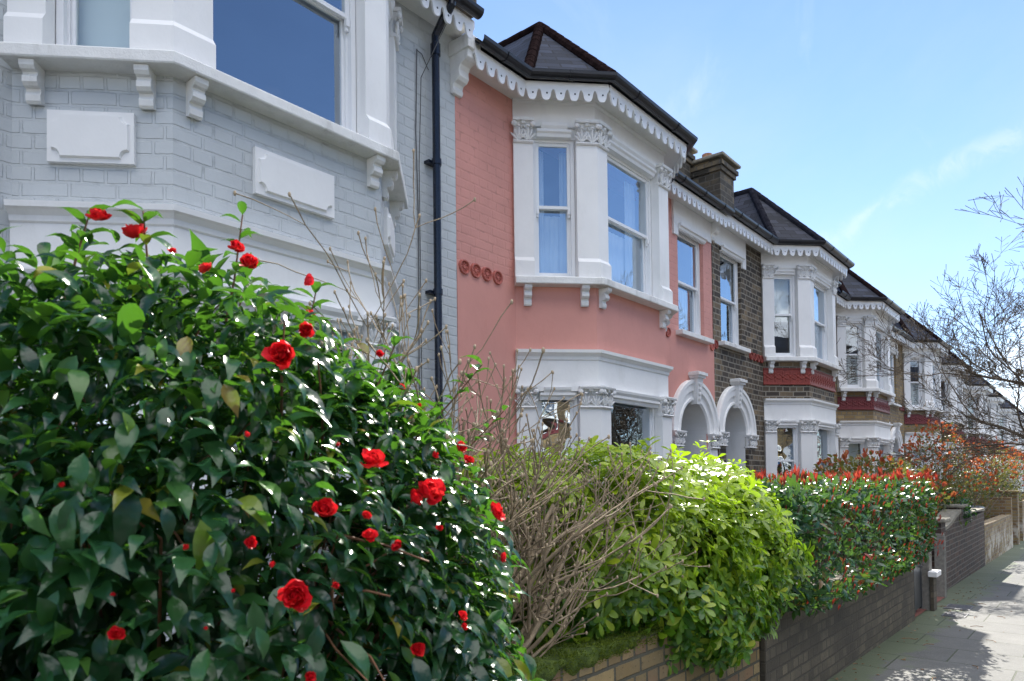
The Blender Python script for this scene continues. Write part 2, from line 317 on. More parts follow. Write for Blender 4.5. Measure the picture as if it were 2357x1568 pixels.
class MB:
    def __init__(s): s.v = []; s.f = []
    def add(s, vs, fs):
        k = len(s.v); s.v += [tuple(map(float, p)) for p in vs]; s.f += [tuple(i+k for i in f) for f in fs]; return s
    def box(s, a, b):
        x0, y0, z0 = a; x1, y1, z1 = b
        vs = [(x0, y0, z0), (x1, y0, z0), (x1, y1, z0), (x0, y1, z0), (x0, y0, z1), (x1, y0, z1), (x1, y1, z1), (x0, y1, z1)]
        return s.add(vs, [(0, 3, 2, 1), (4, 5, 6, 7), (0, 1, 5, 4), (1, 2, 6, 5), (2, 3, 7, 6), (3, 0, 4, 7)])
    def tube(s, pts, rad, n=8, caps=True):
        pts = [Vector(p) for p in pts]; rad = rad if isinstance(rad, (list, tuple)) else [rad]*len(pts)
        ref = None; rings = []
        for i, p in enumerate(pts):
            d = (pts[min(i+1, len(pts)-1)] - pts[max(i-1, 0)]).normalized()
            a = d.cross(Vector((0, 0, 1)) if abs(d.z) < .9 else Vector((1, 0, 0))).normalized() if ref is None else (ref - d*ref.dot(d)).normalized()
            ref = a; b = d.cross(a)
            rings.append([p + (a*math.cos(2*math.pi*j/n) + b*math.sin(2*math.pi*j/n))*rad[i] for j in range(n)])
        vs = [q for r in rings for q in r]; fs = []
        for i in range(len(pts)-1):
            for j in range(n): fs.append((i*n+j, i*n+(j+1) % n, (i+1)*n+(j+1) % n, (i+1)*n+j))
        if caps: fs += [tuple(range(n-1, -1, -1)), tuple(range((len(pts)-1)*n, len(pts)*n))]
        return s.add(vs, fs)
    def lump(s, c, r, axes=None, n=6, m=4):
        c = Vector(c); ax = axes or (Vector((1, 0, 0)), Vector((0, 1, 0)), Vector((0, 0, 1)))
        r = r if isinstance(r, (tuple, list)) else (r, r, r); vs = []; fs = []
        for i in range(m+1):
            ph = math.pi*i/m
            for j in range(n):
                a = 2*math.pi*j/n
                vs.append(c + ax[0]*r[0]*math.sin(ph)*math.cos(a) + ax[1]*r[1]*math.sin(ph)*math.sin(a) + ax[2]*r[2]*math.cos(ph))
        for i in range(m):
            for j in range(n): fs.append((i*n+j, (i+1)*n+j, (i+1)*n+(j+1) % n, i*n+(j+1) % n))
        return s.add(vs, fs)
    def sweep(s, path, prof, closed_prof=True):
        """path: (u,v) points seen from above; prof: (offset, z) polygon swept along it with mitred corners; offset is to the outside"""
        P = [Vector(p) for p in path]; n = len(P); nr = []
        for i in range(n-1):
            d = (P[i+1]-P[i]).normalized(); nr.append(Vector((-d.y, d.x)))
        vs = []; k = len(prof)
        for i in range(n):
            if i == 0: m_ = nr[0]
            elif i == n-1: m_ = nr[-1]
            else:
                m_ = (nr[i-1]+nr[i]).normalized(); m_ = m_/m_.dot(nr[i])
            for o, z in prof: q = P[i]+m_*o; vs.append((q.x, q.y, z))
        fs = []
        for i in range(n-1):
            for j in range(k if closed_prof else k-1): fs.append((i*k+j, i*k+(j+1) % k, (i+1)*k+(j+1) % k, (i+1)*k+j))
        if closed_prof: fs += [tuple(range(k)), tuple(range((n-1)*k+k-1, (n-1)*k-1, -1))]
        return s.add(vs, fs)
    def build(s, name, mat, parent=None, T=None, smooth=False, bevel=0, uv=True, loc=None):
        vs = s.v if T is None else [T(p) for p in s.v]
        me = bpy.data.meshes.new(name); me.from_pydata(vs, [], s.f); me.update()
        import bmesh
        bm = bmesh.new(); bm.from_mesh(me)
        bmesh.ops.recalc_face_normals(bm, faces=bm.faces)
        if bevel: bmesh.ops.bevel(bm, geom=[e for e in bm.edges if e.calc_face_angle(0) > .5], offset=bevel, segments=1, affect='EDGES', clamp_overlap=True)
        bm.to_mesh(me); bm.free()
        if smooth: me.shade_smooth()
        if uv: auto_uv(me)
        return link(name, me, mat, parent, loc)
def tag(o, label=None, cat=None, group=None, kind=None):
    if label: o['label'] = label
    if cat: o['category'] = cat
    if group: o['group'] = group
    if kind: o['kind'] = kind
    return o
def empty(name, loc, label, cat, group=None):
    o = bpy.data.objects.new(name, None); COL.objects.link(o); o.location = loc; o.empty_display_size = .3
    return tag(o, label, cat, group)
KIDS = {}
def copy_tree(o, parent=None):
    c = o.copy(); COL.objects.link(c)
    if parent is not None: c.parent = parent
    for ch in list(o.children): copy_tree(ch, c)
    return c

# ------------------------------------------------------------------ ground
SL = -.015
def gz(x): return SL*x
def sheet(name, x0, x1, y0, y1, dz, mat, kind='structure', nx=1):
    m = MB()
    for i in range(nx):
        a = x0+(x1-x0)*i/nx; b = x0+(x1-x0)*(i+1)/nx
        m.add([(a, y0, gz(a)+dz), (b, y0, gz(b)+dz), (b, y1, gz(b)+dz), (a, y1, gz(a)+dz)], [(0, 1, 2, 3)])
    return tag(m.build(name, mat), kind=kind)
sheet('ground', -60, 400, -150, 150, -.16, 'soil')
sheet('road', -60, 260, -9.5, -1.56, -.135, 'asphalt')
sheet('pavement', -20, 260, -1.4, 1.95, 0, 'paving_slabs')
kb = MB(); kb.add([(-20, -1.56, .3-.3+.01), (260, -1.56, gz(280)), (260, -1.4, gz(280)), (-20, -1.4, .01)], [(0, 1, 2, 3)])
km = MB(); a, b = -20, 260
km.add([(a, -1.56, gz(a)-.2), (b, -1.56, gz(b)-.2), (b, -1.402, gz(b)-.2), (a, -1.402, gz(a)-.2), (a, -1.56, gz(a)+.004), (b, -1.56, gz(b)+.004), (b, -1.402, gz(b)+.004), (a, -1.402, gz(a)+.004)], [(0, 3, 2, 1), (4, 5, 6, 7), (0, 1, 5, 4), (1, 2, 6, 5), (2, 3, 7, 6), (3, 0, 4, 7)])
tag(km.build('kerb', 'kerb_stone'), kind='structure')
sheet('opposite_pavement', -60, 260, -13.1, -9.65, 0, 'paving_slabs')
sheet('garden_soil', -20, 120, 1.95, 4.66, .03, 'soil')
# ------------------------------------------------------------------ terraced houses
Y0 = 4.63; W = 5.68
A_, B_, C_, D_ = (.85, 0.), (1.468, .593), (2.982, .593), (3.6, 0.)
BAY = [A_, B_, C_, D_]
LC = math.hypot(.618, .593); LF = 1.514
def along(seg, a):
    p, q = Vector(BAY[seg]), Vector(BAY[seg+1]); d = (q-p).normalized(); r = p+d*a; return (r.x, r.y)
PIERS = [[along(0, 0), along(0, .2)], [along(0, .655), B_, along(1, .17)], [along(1, 1.30), C_, along(2, .202)], [along(2, .657), along(2, LC)]]
OPEN = [(0, .2, .655), (1, .17, 1.30), (2, .202, .657)]
def mitre_pts(path, o):
    P = [Vector(p) for p in path]; nr = []
    for i in range(len(P)-1):
        d = (P[i+1]-P[i]).normalized(); nr.append(Vector((-d.y, d.x)))
    r = []
    for i in range(len(P)):
        m_ = nr[0] if i == 0 else nr[-1] if i == len(P)-1 else (nr[i-1]+nr[i]).normalized()
        if 0 < i < len(P)-1: m_ = m_/m_.dot(nr[i])
        r.append(P[i]+m_*o)
    return r
EAVE = [(0, 0), A_, B_, C_, D_, (W, 0)]
def trim(path, e):
    P = [Vector(p) for p in path]; P[0] = P[0]+(P[1]-P[0]).normalized()*e; P[-1] = P[-1]+(P[-2]-P[-1]).normalized()*e; return P
def console(m, P, t, n, wd, prof):
    """bracket: side profile (d,z) extruded wd wide"""
    k = len(prof); vs = []
    for a in (-wd/2, wd/2):
        for d, z in prof: vs.append((P[0]+t[0]*a+n[0]*d, P[1]+t[1]*a+n[1]*d, z))
    m.add(vs, [tuple(range(k)), tuple(range(2*k-1, k-1, -1))]+[(j, (j+1) % k, k+(j+1) % k, k+j) for j in range(k)])
def capital(m, path, z0, z1, o=.05, seed=0):
    """carved leaf capital wrapped round a pier path"""
    r_ = random.Random(seed); h = z1-z0; p1 = trim(path, .006); p2 = trim(path, -.004); p3 = trim(path, -.008)
    m.sweep(p1, [(-.03, z0+.012), (o-.012, z0+.012), (o-.010, z0+h*.55), (o+.026, z1-.03), (-.03, z1-.03)])
    m.sweep(p2, [(-.03, z0-.012), (o+.018, z0-.012), (o+.028, z0), (o+.018, z0+.014), (-.03, z0+.014)])
    m.sweep(p3, [(-.03, z1-.032), (o+.055, z1-.032), (o+.062, z1-.012), (o+.06, z1), (-.03, z1)])
    P = mitre_pts(path, o+.006); zz = Vector((0, 0, 1))
    for i in range(len(P)-1):
        a, b = P[i], P[i+1]; L_ = (b-a).length; d = (b-a)/L_; nrm = Vector((-d.y, d.x)); k = max(1, round(L_/.105)); t3 = Vector((d.x, d.y, 0)); n3 = Vector((nrm.x, nrm.y, 0)); w_ = L_/k
        def el(q, ang, l, wd, dp, out):
            dr = (t3*math.sin(R(ang))+zz*math.cos(R(ang))+n3*out).normalized(); sd = dr.cross(n3).normalized()
            m.lump(q+dr*l, (wd, dp, l), (sd, dr.cross(sd), dr), 6, 4)
        for j in range(k):
            q = a+d*w_*(j+.5); q = Vector((q.x, q.y, z0+.012)); hh = h*.30
            for ang in (0, -24, 24, -48, 48): el(q, ang+r_.uniform(-4, 4), hh*(1-.0045*abs(ang)), .0125, .013, .22)      # spread leaf
            m.lump(q+zz*h*.60+n3*.036, (.020, .014, .012), (t3, n3, zz), 8, 4)                                            # its curled tip
            for sg in (-1, 1):                                                                                            # stems curling to the corners
                c = q+t3*sg*w_*.27+zz*h*.52; el(c, sg*28, h*.13, .010, .012, .35); m.lump(c+zz*h*.23+t3*sg*.016+n3*.030, (.017, .013, .017), (t3, n3, zz), 8, 4)
        for e, sg in ((a, 1), (b, -1)):
            c = Vector((e.x, e.y, z0+h*.74))+n3*.034+t3*sg*.004
            m.lump(c, (.030, .022, .028), (t3, n3, zz), 8, 5)
def window(house, T, P, t, n, a0, a1, z0, z1, zr, kind, glass='glass', name='window', frame_mat='white_paint', cl='net_curtain', split=True):
    a0 += .003; a1 -= .003
    def F(a, d, z): return T((P[0]+t[0]*a+n[0]*d, P[1]+t[1]*a+n[1]*d, z))
    TT = lambda p: F(*p)
    f = MB(); d0, d1 = -.17, -.055; w_ = .04
    f.box((a0, d0, z0), (a0+w_, d1, z1)).box((a1-w_, d0, z0), (a1, d1, z1)).box((a0+w_, d0, z1-w_), (a1-w_, d1, z1)).box((a0+w_, d0, z0-.01), (a1-w_, d1+.025, z0+.035))
    f.box((a0+w_, -.115, z0+.035), (a0+w_+.012, -.10, z1-w_)).box((a1-w_-.012, -.115, z0+.035), (a1-w_, -.10, z1-w_))
    win = f.build(name, frame_mat, house, TT)
    b0, b1 = a0+w_+.001, a1-w_-.001; s_ = .034; panes = MB()
    parts = [('upper_sash', zr-.02, z1-w_-.001, -.098, -.07), ('lower_sash', z0+.036, zr+.02, -.148, -.118)] if split else [('sash', z0+.036, z1-w_-.001, -.13, -.09)]
    for nm, q0, q1, e0, e1 in parts:
        m = MB(); bt = .055 if nm != 'upper_sash' else .034
        m.box((b0, e0, q0), (b0+s_, e1, q1)).box((b1-s_, e0, q0), (b1, e1, q1)).box((b0+s_, e0+.001, q1-s_), (b1-s_, e1-.001, q1)).box((b0+s_, e0+.001, q0), (b1-s_, e1-.001, q0+bt))
        if nm == 'upper_sash':
            for x in (b0, b1-s_):   # curved horns under the meeting rail
                m.box((x+.002, e0+.002, q0-.055), (x+s_-.002, e1+.008, q0)); m.box((x+.004, e0+.004, q0-.085), (x+s_-.004, e1-.004, q0-.055))
        m.build(nm, frame_mat, win, TT, bevel=.002)
        e = (e0+e1)/2; panes.add([(b0+s_-.005, e, q0+bt-.005), (b1-s_+.005, e, q0+bt-.005), (b1-s_+.005, e, q1-s_+.005), (b0+s_-.005, e, q1-s_+.005)], [(0, 1, 2, 3)])
    panes.build('glass', glass, win, TT)
    if kind in ('nets', 'side_nets', 'half_nets'):
        m = MB(); nx = 48; r_ = random.Random(int(a0*99+z0*77+P[0]*31)); ph = [r_.uniform(0, 6) for _ in range(4)]
        spans = [(b0, b1, z0+.06, z1-.05)] if kind == 'nets' else ([(b0, b0+(b1-b0)*.30, z0+.06, z1-.05), (b1-(b1-b0)*.22, b1, z0+.06, z1-.05)] if kind == 'side_nets' else [(b0, b1, z0+.06, zr-.02)])
        if kind == 'side_nets': spans += [(b0+.04, b1-.03, z0+.06, zr-.02)]
        for si, (x0, x1, y0, y1) in enumerate(spans):
            vs = []; rows = 5
            for j in range(rows+1):
                for i in range(nx+1):
                    a = x0+(x1-x0)*i/nx; q = j/rows
                    dd = -.235-.02*si+.012*math.sin(a*70+ph[0]+q*.6)*(1.1-.5*q)+.007*math.sin(a*131+ph[1]-q)
                    vs.append((a, dd, y0+(y1-y0)*q+(.008*math.sin(a*70+ph[2]) if j == 0 else 0)))
            m.add(vs, [(j*(nx+1)+i, j*(nx+1)+i+1, (j+1)*(nx+1)+i+1, (j+1)*(nx+1)+i) for j in range(rows) for i in range(nx)])
        m.build('curtain', cl, win, TT, smooth=True)
    elif kind == 'blind':
        MB().box((b0, -.215, z0+.06 if split else z0+.3), (b1, -.211, z1-.04)).build('blind', cl, win, TT)
    elif kind == 'half_blind':
        MB().box((b0, -.215, zr-.1), (b1, -.211, z1-.04)).build('blind', cl, win, TT)
    elif kind == 'shutters':
        m = MB(); k = int((zr-z0)/.06)
        for x0, x1 in ((b0, (b0+b1)/2-.004), ((b0+b1)/2+.004, b1)):
            m.box((x0, -.22, z0+.04), (x0+.03, -.19, zr)).box((x1-.03, -.22, z0+.04), (x1, -.19, zr))
            for j in range(k): z = z0+.05+j*.06; m.add([(x0+.03, -.22, z+.045), (x1-.03, -.22, z+.045), (x1-.03, -.195, z), (x0+.03, -.195, z)], [(0, 1, 2, 3)])
        m.build('shutter', cl, win, TT)
    return win
def scallops(m, path, o, zt, zb, pitch=.15):
    """fretted eaves board: a row of rounded tongues"""
    P = mitre_pts(path, o); th = .018
    for i in range(len(P)-1):
        a, b = P[i], P[i+1]; L_ = (b-a).length; d = (b-a)/L_; nr = Vector((-d.y, d.x)); k = max(1, round(L_/pitch)); w_ = L_/k; S = 14; vs = []; n_ = k*S+1
        H = zt-zb
        for j in range(n_):
            x = L_*j/(n_-1); q = (j % S)/S if j < n_-1 else 0; c = abs(q-.5)*2          # 0 at tongue middle, 1 at the notch
            if c > .68: z = zb+H*(.30+.30*math.sqrt(max(0, 1-((1-c)/.32)**2)))
            else: z = zb+H*.26*(c/.68)**3
            p = a+d*x
            for dd in (0, th): vs += [(p.x+nr.x*dd, p.y+nr.y*dd, zt), (p.x+nr.x*dd, p.y+nr.y*dd, z)]
        fs = []
        for j in range(n_-1):
            k0, k1 = j*4, (j+1)*4
            fs += [(k0+2, k1+2, k1+3, k0+3), (k0, k0+1, k1+1, k1), (k0+1, k0+3, k1+3, k1+1), (k0, k1, k1+2, k0+2)]
        m.add(vs, fs)
def dots(m, path, o, z, pitch=.15):
    P = mitre_pts(path, o)
    for i in range(len(P)-1):
        a, b = P[i], P[i+1]; L_ = (b-a).length; d = (b-a)/L_; nr = Vector((-d.y, d.x)); k = max(1, round(L_/pitch))
        for j in range(k):
            p = a+d*L_*(j+.5)/k; t3 = Vector((d.x, d.y, 0)); n3 = Vector((nr.x, nr.y, 0))
            m.lump(Vector((p.x, p.y, z)), (.010, .0015, .010), (t3, n3, Vector((0, 0, 1))), 8, 4)
def ridge_run(m, p, q, r=.062, step=.26):
    p, q = Vector(p), Vector(q); L_ = (q-p).length; k = max(1, round(L_/step)); d = (q-p)/L_
    for i in range(k):
        a = p+d*(L_*i/k-.012); b = p+d*(L_*(i+1)/k+.012); m.tube([a, b], [r*1.05, r*.98], 10)
def roundel(m, c, r):
    n = 16; vs = []; prof = [(0, .020), (.22, .020), (.28, .008), (.42, .016), (.58, .010), (.68, .008), (.78, .028), (.93, .028), (1, .0)]
    for rr, d in prof:
        for j in range(n):
            a = 2*math.pi*j/n; dd = d+(.006*math.cos(8*a) if .35 < rr < .62 else 0)
            vs.append((c[0]+r*rr*math.cos(a), c[1]+dd, c[2]+r*rr*math.sin(a)))
    m.add(vs, [(i*n+j, (i+1)*n+j, (i+1)*n+(j+1) % n, i*n+(j+1) % n) for i in range(len(prof)-1) for j in range(n)])
BR = [(0, 3.497), (0, 3.30), (.03, 3.292), (.042, 3.305), (.046, 3.335), (.036, 3.355), (.04, 3.372), (.066, 3.375), (.082, 3.392), (.082, 3.42), (.07, 3.435), (.074, 3.447), (.098, 3.452), (.112, 3.468), (.115, 3.497)]

def build_house(s0, mirror, dz, st):
    """st: dictionary with the looks of this house"""
    m_ = -1 if mirror else 1
    H = empty('terraced_house', (s0, Y0, dz), st['label'], 'house', 'terraced houses along the street')
    T = lambda p: (m_*p[0], -p[1], p[2])
    wm, bm_ = st['wall'], st.get('bay', st['wall']); sm = st.get('stone', 'white_stone'); wr = 'white_render'
    e = st.get('sill_up', 0.); G = st.get('gutter', 'gutter_black')
    AU = 4.92; SP = 2.17; u0 = st.get('u0', 0.); EV = [(u0, 0)]+EAVE[1:]
    # main wall with openings (porch arch, small window) and the bay's mouth
    def wallgrid(holes, us, zs, v0=-.15, v1=0.):
        m = MB()
        for i in range(len(us)-1):
            for j in range(len(zs)-1):
                c = ((us[i]+us[i+1])/2, (zs[j]+zs[j+1])/2)
                if not any(h[0] < c[0] < h[1] and h[2] < c[1] < h[3] for h in holes): m.box((us[i], v0, zs[j]), (us[i+1], v1, zs[j+1]))
        return m
    holes = [(AU-.45, AU+.45, -.5, SP+.45), (4.52, 5.36, 3.6, 5.12), (.98, 3.47, 1.0, 2.6), (.98, 3.47, 3.6, 5.2)]
    us = [u0, .85, .98, 3.47, 3.6, AU-.45, 4.52, 5.36, AU+.45, W]; us = sorted(set(us)); zs = [-.3, 1.0, 2.6, 2.62, 3.53, 3.6, 5.12, 5.2, 5.47]
    lo = [z for z in zs if z <= 3.53]; hi = [z for z in zs if z >= 3.53]
    if st.get('lower'):
        wallgrid(holes, us, hi).build('wall', wm, H, T); wallgrid(holes, us, lo, v1=.006).build('rendered_wall', st['lower'], H, T)
    else: wallgrid(holes, us, zs).build('wall', wm, H, T)
    # room shell behind the windows
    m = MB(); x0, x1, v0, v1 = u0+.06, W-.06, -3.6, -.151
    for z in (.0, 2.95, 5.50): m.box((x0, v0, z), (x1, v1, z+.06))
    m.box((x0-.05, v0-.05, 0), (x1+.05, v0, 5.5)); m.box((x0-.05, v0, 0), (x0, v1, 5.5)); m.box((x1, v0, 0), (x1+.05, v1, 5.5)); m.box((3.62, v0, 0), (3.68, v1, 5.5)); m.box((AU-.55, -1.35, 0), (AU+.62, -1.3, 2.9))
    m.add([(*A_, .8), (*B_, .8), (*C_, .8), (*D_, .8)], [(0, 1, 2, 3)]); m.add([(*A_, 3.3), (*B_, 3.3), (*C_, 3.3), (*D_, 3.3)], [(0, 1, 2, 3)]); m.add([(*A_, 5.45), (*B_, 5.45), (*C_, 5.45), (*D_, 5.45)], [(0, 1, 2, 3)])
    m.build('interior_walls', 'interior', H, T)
    # bay below the upper sill and at its foot
    MB().sweep(BAY, [(-.1, 2.85), (0, 2.85), (0, 3.5+e), (-.1, 3.5+e)]).build('bay_wall', bm_, H, T)
    MB().sweep(BAY, [(-.1, -.3), (.0, -.3), (.0, .95), (-.1, .95)]).build('bay_plinth', st.get('plinth', bm_), H, T)
    MB().sweep(BAY, [(-.12, .95), (.09, .95), (.09, 1.0), (.0, 1.03), (-.12, 1.03)]).build('lower_sill', sm, H, T)
    # entablature over the ground floor windows
    ent = MB().sweep(BAY, [(-.12, 2.42), (.018, 2.42), (.018, 2.735), (.03, 2.745), (.034, 2.775), (.058, 2.80), (.075, 2.81), (.078, 2.842), (-.12, 2.852)]).build('entablature', wr, H, T)
    # upper sill slab and its brackets
    sill = MB().sweep(BAY, [(-.12, 3.5+e), (.135, 3.5+e), (.14, 3.508+e), (.14, 3.565+e), (.13, 3.575+e), (-.12, 3.583+e)]).build('upper_sill', sm, H, T)
    for seg, aa in ((0, (.13, .725)), (1, (.085, 1.40)), (2, (.13, .725))):
        p, q = Vector(BAY[seg]), Vector(BAY[seg+1]); d = (q-p).normalized(); nr = Vector((-d.y, d.x))
        for a in aa:
            c = MB(); console(c, p+d*a, d, nr, .078, [(x, z+e) for x, z in BR]); c.build('bracket', 'carved_white' if not st.get('dirty') else sm, sill, T)
    # frieze
    fr = MB().sweep(BAY, [(-.12, 5.17), (.012, 5.17), (.012, 5.44), (-.12, 5.44)]); fr.sweep(BAY, [(-.12, 5.06), (-.03, 5.06), (-.03, 5.17), (-.12, 5.17)])
    fr.sweep(BAY, [(.011, 5.40), (.035, 5.415), (.035, 5.44), (.011, 5.44)]); fr.build('frieze', wr, H, T)
    for k, path in enumerate(PIERS):
        for fl, (zb, zt, zc, ze) in enumerate(((3.575+e, 3.79+e, 4.98, 5.17), (1.03, 1.2, 2.25, 2.42))):
            pt_ = trim(path, .004); MB().sweep(pt_, [(-.12, zb), (-.03, zb), (-.03, ze), (-.12, ze)]).sweep(path, [(-.05, zb), (.083, zb), (.083, zt-.045), (.05, zt), (.05, zc+.03), (-.05, zc+.03)]).build('pilaster', wr, H, T)
            c = MB(); capital(c, path, zc, ze+.045, .05, k*7+fl); c.build('capital', 'carved_white', H, T, smooth=False)
    # hood moulds between the capitals
    for seg, a0, a1 in OPEN:
        p, q = Vector(BAY[seg]), Vector(BAY[seg+1]); d = (q-p).normalized()
        for z in (5.06, 2.33):
            pth = [p+d*(a0+.045), p+d*(a1-.045)]; pth2 = [p+d*(a0+.09), p+d*(a1-.09)]
            MB().sweep(pth, [(-.03, z), (.02, z), (.03, z+.03), (.05, z+.045), (.05, z+.07), (-.03, z+.07)]).sweep(pth2, [(-.03, z+.07), (.045, z+.07), (.065, z+.10), (.07, z+.125), (-.03, z+.13)]).build('hood_mould', wr, H, T)
    for i, (seg, a0, a1) in enumerate(OPEN):
        p, q = Vector(BAY[seg]), Vector(BAY[seg+1]); d = (q-p).normalized(); nr = Vector((-d.y, d.x))
        ku = st['upper'][i]; kl = st['ground'][i]
        window(H, T, p, d, nr, a0, a1, 3.59+e, 5.075, 4.36 if not e else 4.62, *ku)
        window(H, T, p, d, nr, a0, a1, 1.04, 2.435, 1.75, *kl)
    for (x0, x1, z0, z1, mt) in st.get('stickers', ()):
        p, q = Vector(BAY[2]), Vector(BAY[3]); d = (q-p).normalized(); nr = Vector((-d.y, d.x)); r0 = p+d*x0-nr*.106; r1 = p+d*x1-nr*.106
        MB().add([(r0.x, r0.y, z0), (r1.x, r1.y, z0), (r1.x, r1.y, z1), (r0.x, r0.y, z1)], [(0, 1, 2, 3)]).build('window_sticker', mt, H, T)
    # small window over the porch
    MB().box((4.42, -.12, 3.535), (5.47, .11, 3.60)).build('window_sill', sm, H, T, bevel=.004)
    window(H, T, (0, 0), (1, 0), (0, 1), 4.521, 5.359, 3.602, 5.10, 4.36, *st['small'])
    pn = MB().box((4.36, -.02, 5.12), (W-.07, .03, 5.44)).box((4.45, -.02, 5.05), (W-.30, .028, 5.121)).sweep([(4.5, 0), (5.38, 0)], [(0, 5.06), (.04, 5.06), (.05, 5.09), (.075, 5.10), (.08, 5.135), (0, 5.145)]); pn.box((4.36, -.02, 4.96), (4.5, .03, 5.122))
    pn.build('lintel_panel', wr, H, T)
    # porch arch
    prof = [(.446, -.9), (.446, .02), (.475, .045), (.505, .045), (.515, .028), (.60, .028), (.612, .06), (.70, .062), (.715, .078), (.765, .078), (.772, .05), (.772, -.02), (.5, -.02), (.5, -.9)]
    n = 26; vs = []; fs = []; k = len(prof)
    for i in range(n+1):
        a = math.pi*i/n
        for r_, v in prof: vs.append((AU-r_*math.cos(a), v, SP+r_*math.sin(a)))
    for i in range(n):
        for j in range(k): fs.append((i*k+j, i*k+(j+1) % k, (i+1)*k+(j+1) % k, (i+1)*k+j))
    fs += [tuple(range(k)), tuple(range((n+1)*k-1, n*k-1, -1))]
    arch = MB().add(vs, fs).build('porch_arch', wr, H, T)
    ks = MB(); z0, z1 = 2.58, 2.96
    ks.add([(AU-.05, 0, z0), (AU+.05, 0, z0), (AU+.05, .095, z0), (AU-.05, .095, z0), (AU-.095, 0, z1), (AU+.095, 0, z1), (AU+.095, .13, z1), (AU-.095, .13, z1)], [(0, 3, 2, 1), (4, 5, 6, 7), (0, 1, 5, 4), (1, 2, 6, 5), (2, 3, 7, 6), (3, 0, 4, 7)])
    ks.box((AU-.12, 0, z1), (AU+.12, .155, z1+.035)).box((AU-.145, 0, z1+.035), (AU+.145, .18, z1+.075)).box((AU-.12, 0, z1+.075), (AU+.12, .15, z1+.09))
    for j in range(4): ks.lump((AU, .112+.004*j, 2.66+j*.07), (.026+.006*j, .012, .032), None, 8, 4)
    ks.build('keystone', 'carved_white', arch, T)
    for sd_ in (-1, 1):
        a, b = (AU-.77, AU-.452) if sd_ < 0 else (AU+.452, min(AU+.77, W-.004))
        c = MB(); capital(c, [(a+.02, 0), (b, 0)], 1.96, 2.17, .06, 3); c.sweep([(b, -.3), (b, 0)] if sd_ < 0 else [(a, 0), (a, -.3)], [(0, 1.97), (.02, 1.97), (.05, 2.17), (0, 2.17)]) if False else None
        c.build('arch_capital', 'carved_white', arch, T)
        x0, x1 = (AU-.6, AU-.448) if sd_ < 0 else (AU+.448, AU+.6)
        MB().box((x0, -.9, -.3), (x1, -.003, 2.17)).build('porch_side', wr, H, T)
        MB().box((a+.03 if sd_ < 0 else a, 0.007, -.3), (b if sd_ < 0 else b-.03, .05, 1.955)).build('porch_jamb', st.get('jamb', wr), H, T)
    dm = MB().box((AU-.44, -.9, -.3), (AU+.44, -.85, 2.02)); dm.box((AU-.36, -.85, .9), (AU-.05, -.84, 1.85)).box((AU+.05, -.85, .9), (AU+.36, -.84, 1.85)).box((AU-.36, -.85, .1), (AU-.05, -.84, .75)).box((AU+.05, -.85, .1), (AU+.36, -.84, .75))
    door = dm.build('door', 'door_dark', H, T); MB().lump((AU-.38, -.83, 1.0), .025).build('handle', 'iron', door, T)
    MB().box((AU-.452, -.93, 2.02), (AU+.452, -.83, 2.1)).box((AU-.452, -.93, 2.1), (AU+.452, -.9, 2.66)).build('fanlight', 'white_paint' if not st.get('fan') else st['fan'], H, T)
    # eaves: soffit, fretted board, gutter
    MB().sweep(EV, [(-.05, 5.44), (.262, 5.44), (.262, 5.47), (-.05, 5.47)]).build('soffit', wr, H, T)
    bb = MB(); scallops(bb, EV, .245, 5.50, 5.315); brd = bb.build('eaves_board', 'white_paint', H, T)
    dd = MB(); dots(dd, EV, .2635, 5.385); dd.build('dark_hole_disc', 'gutter_black', brd, T)  # solid dark discs painted in for the shade inside drilled holes
    gm = MB(); pr = []
    for j in range(9): a = math.pi+math.pi*j/8; pr.append((.325+.06*math.cos(a), 5.555+.062*math.sin(a)))
    pr += [(.385, 5.562), (.378, 5.562)]+[(.325+.052*math.cos(-math.pi*j/6), 5.553+.053*math.sin(-math.pi*j/6)) for j in range(7)]+[(.265, 5.562)]
    gm.sweep(EV, pr)
    GP = mitre_pts(EV, .325)
    for i in range(5):
        a, b = GP[i], GP[i+1]; L_ = (b-a).length; d = (b-a)/L_; nr = Vector((-d.y, d.x)); k = max(1, round(L_/.75))
        for j in range(k):
            p = a+d*L_*(j+.5)/k
            for w2, r_ in ((.02, .069),):
                vs = []
                for s2 in (-w2, w2):
                    for q in range(9): an = math.pi+math.pi*q/8; c = p+d*s2+nr*(r_*math.cos(an)); vs.append((c.x, c.y, 5.555+r_*math.sin(an)))
                gm.add(vs, [(q, q+1, 10+q, 9+q) for q in range(8)]+[tuple(range(9)), tuple(range(17, 8, -1))])
    gm.build('gutter', G, H, T, smooth=False)
    # roof
    ev = mitre_pts(EV, .30); ze = 5.56; ap = (2.225, -.67, 7.15); rb = (2.225, -.67-1.93, 7.15); SLP = (7.15-ze)/(.30+2.60)
    mr = MB(); top = (-4.2); zt = ze+(.30+4.2)*SLP
    mr.add([(u0, .30, ze), (ev[1].x, .30, ze), rb, (2.225, top, zt), (u0, top, zt)], [(0, 1, 2, 3, 4)])
    mr.add([(ev[4].x, .30, ze), (W, .30, ze), (W, top, zt), (2.225, top, zt), rb], [(0, 1, 2, 3, 4)])
    mr.add([(u0, top, zt), (W, top, zt), (W, -8.5, 5.6), (u0, -8.5, 5.6)], [(0, 1, 2, 3)])
    roof = mr.build('roof', st.get('slate', 'slate'), H, T)
    br_ = MB(); E_ = [(p.x, p.y, ze) for p in ev[1:5]]
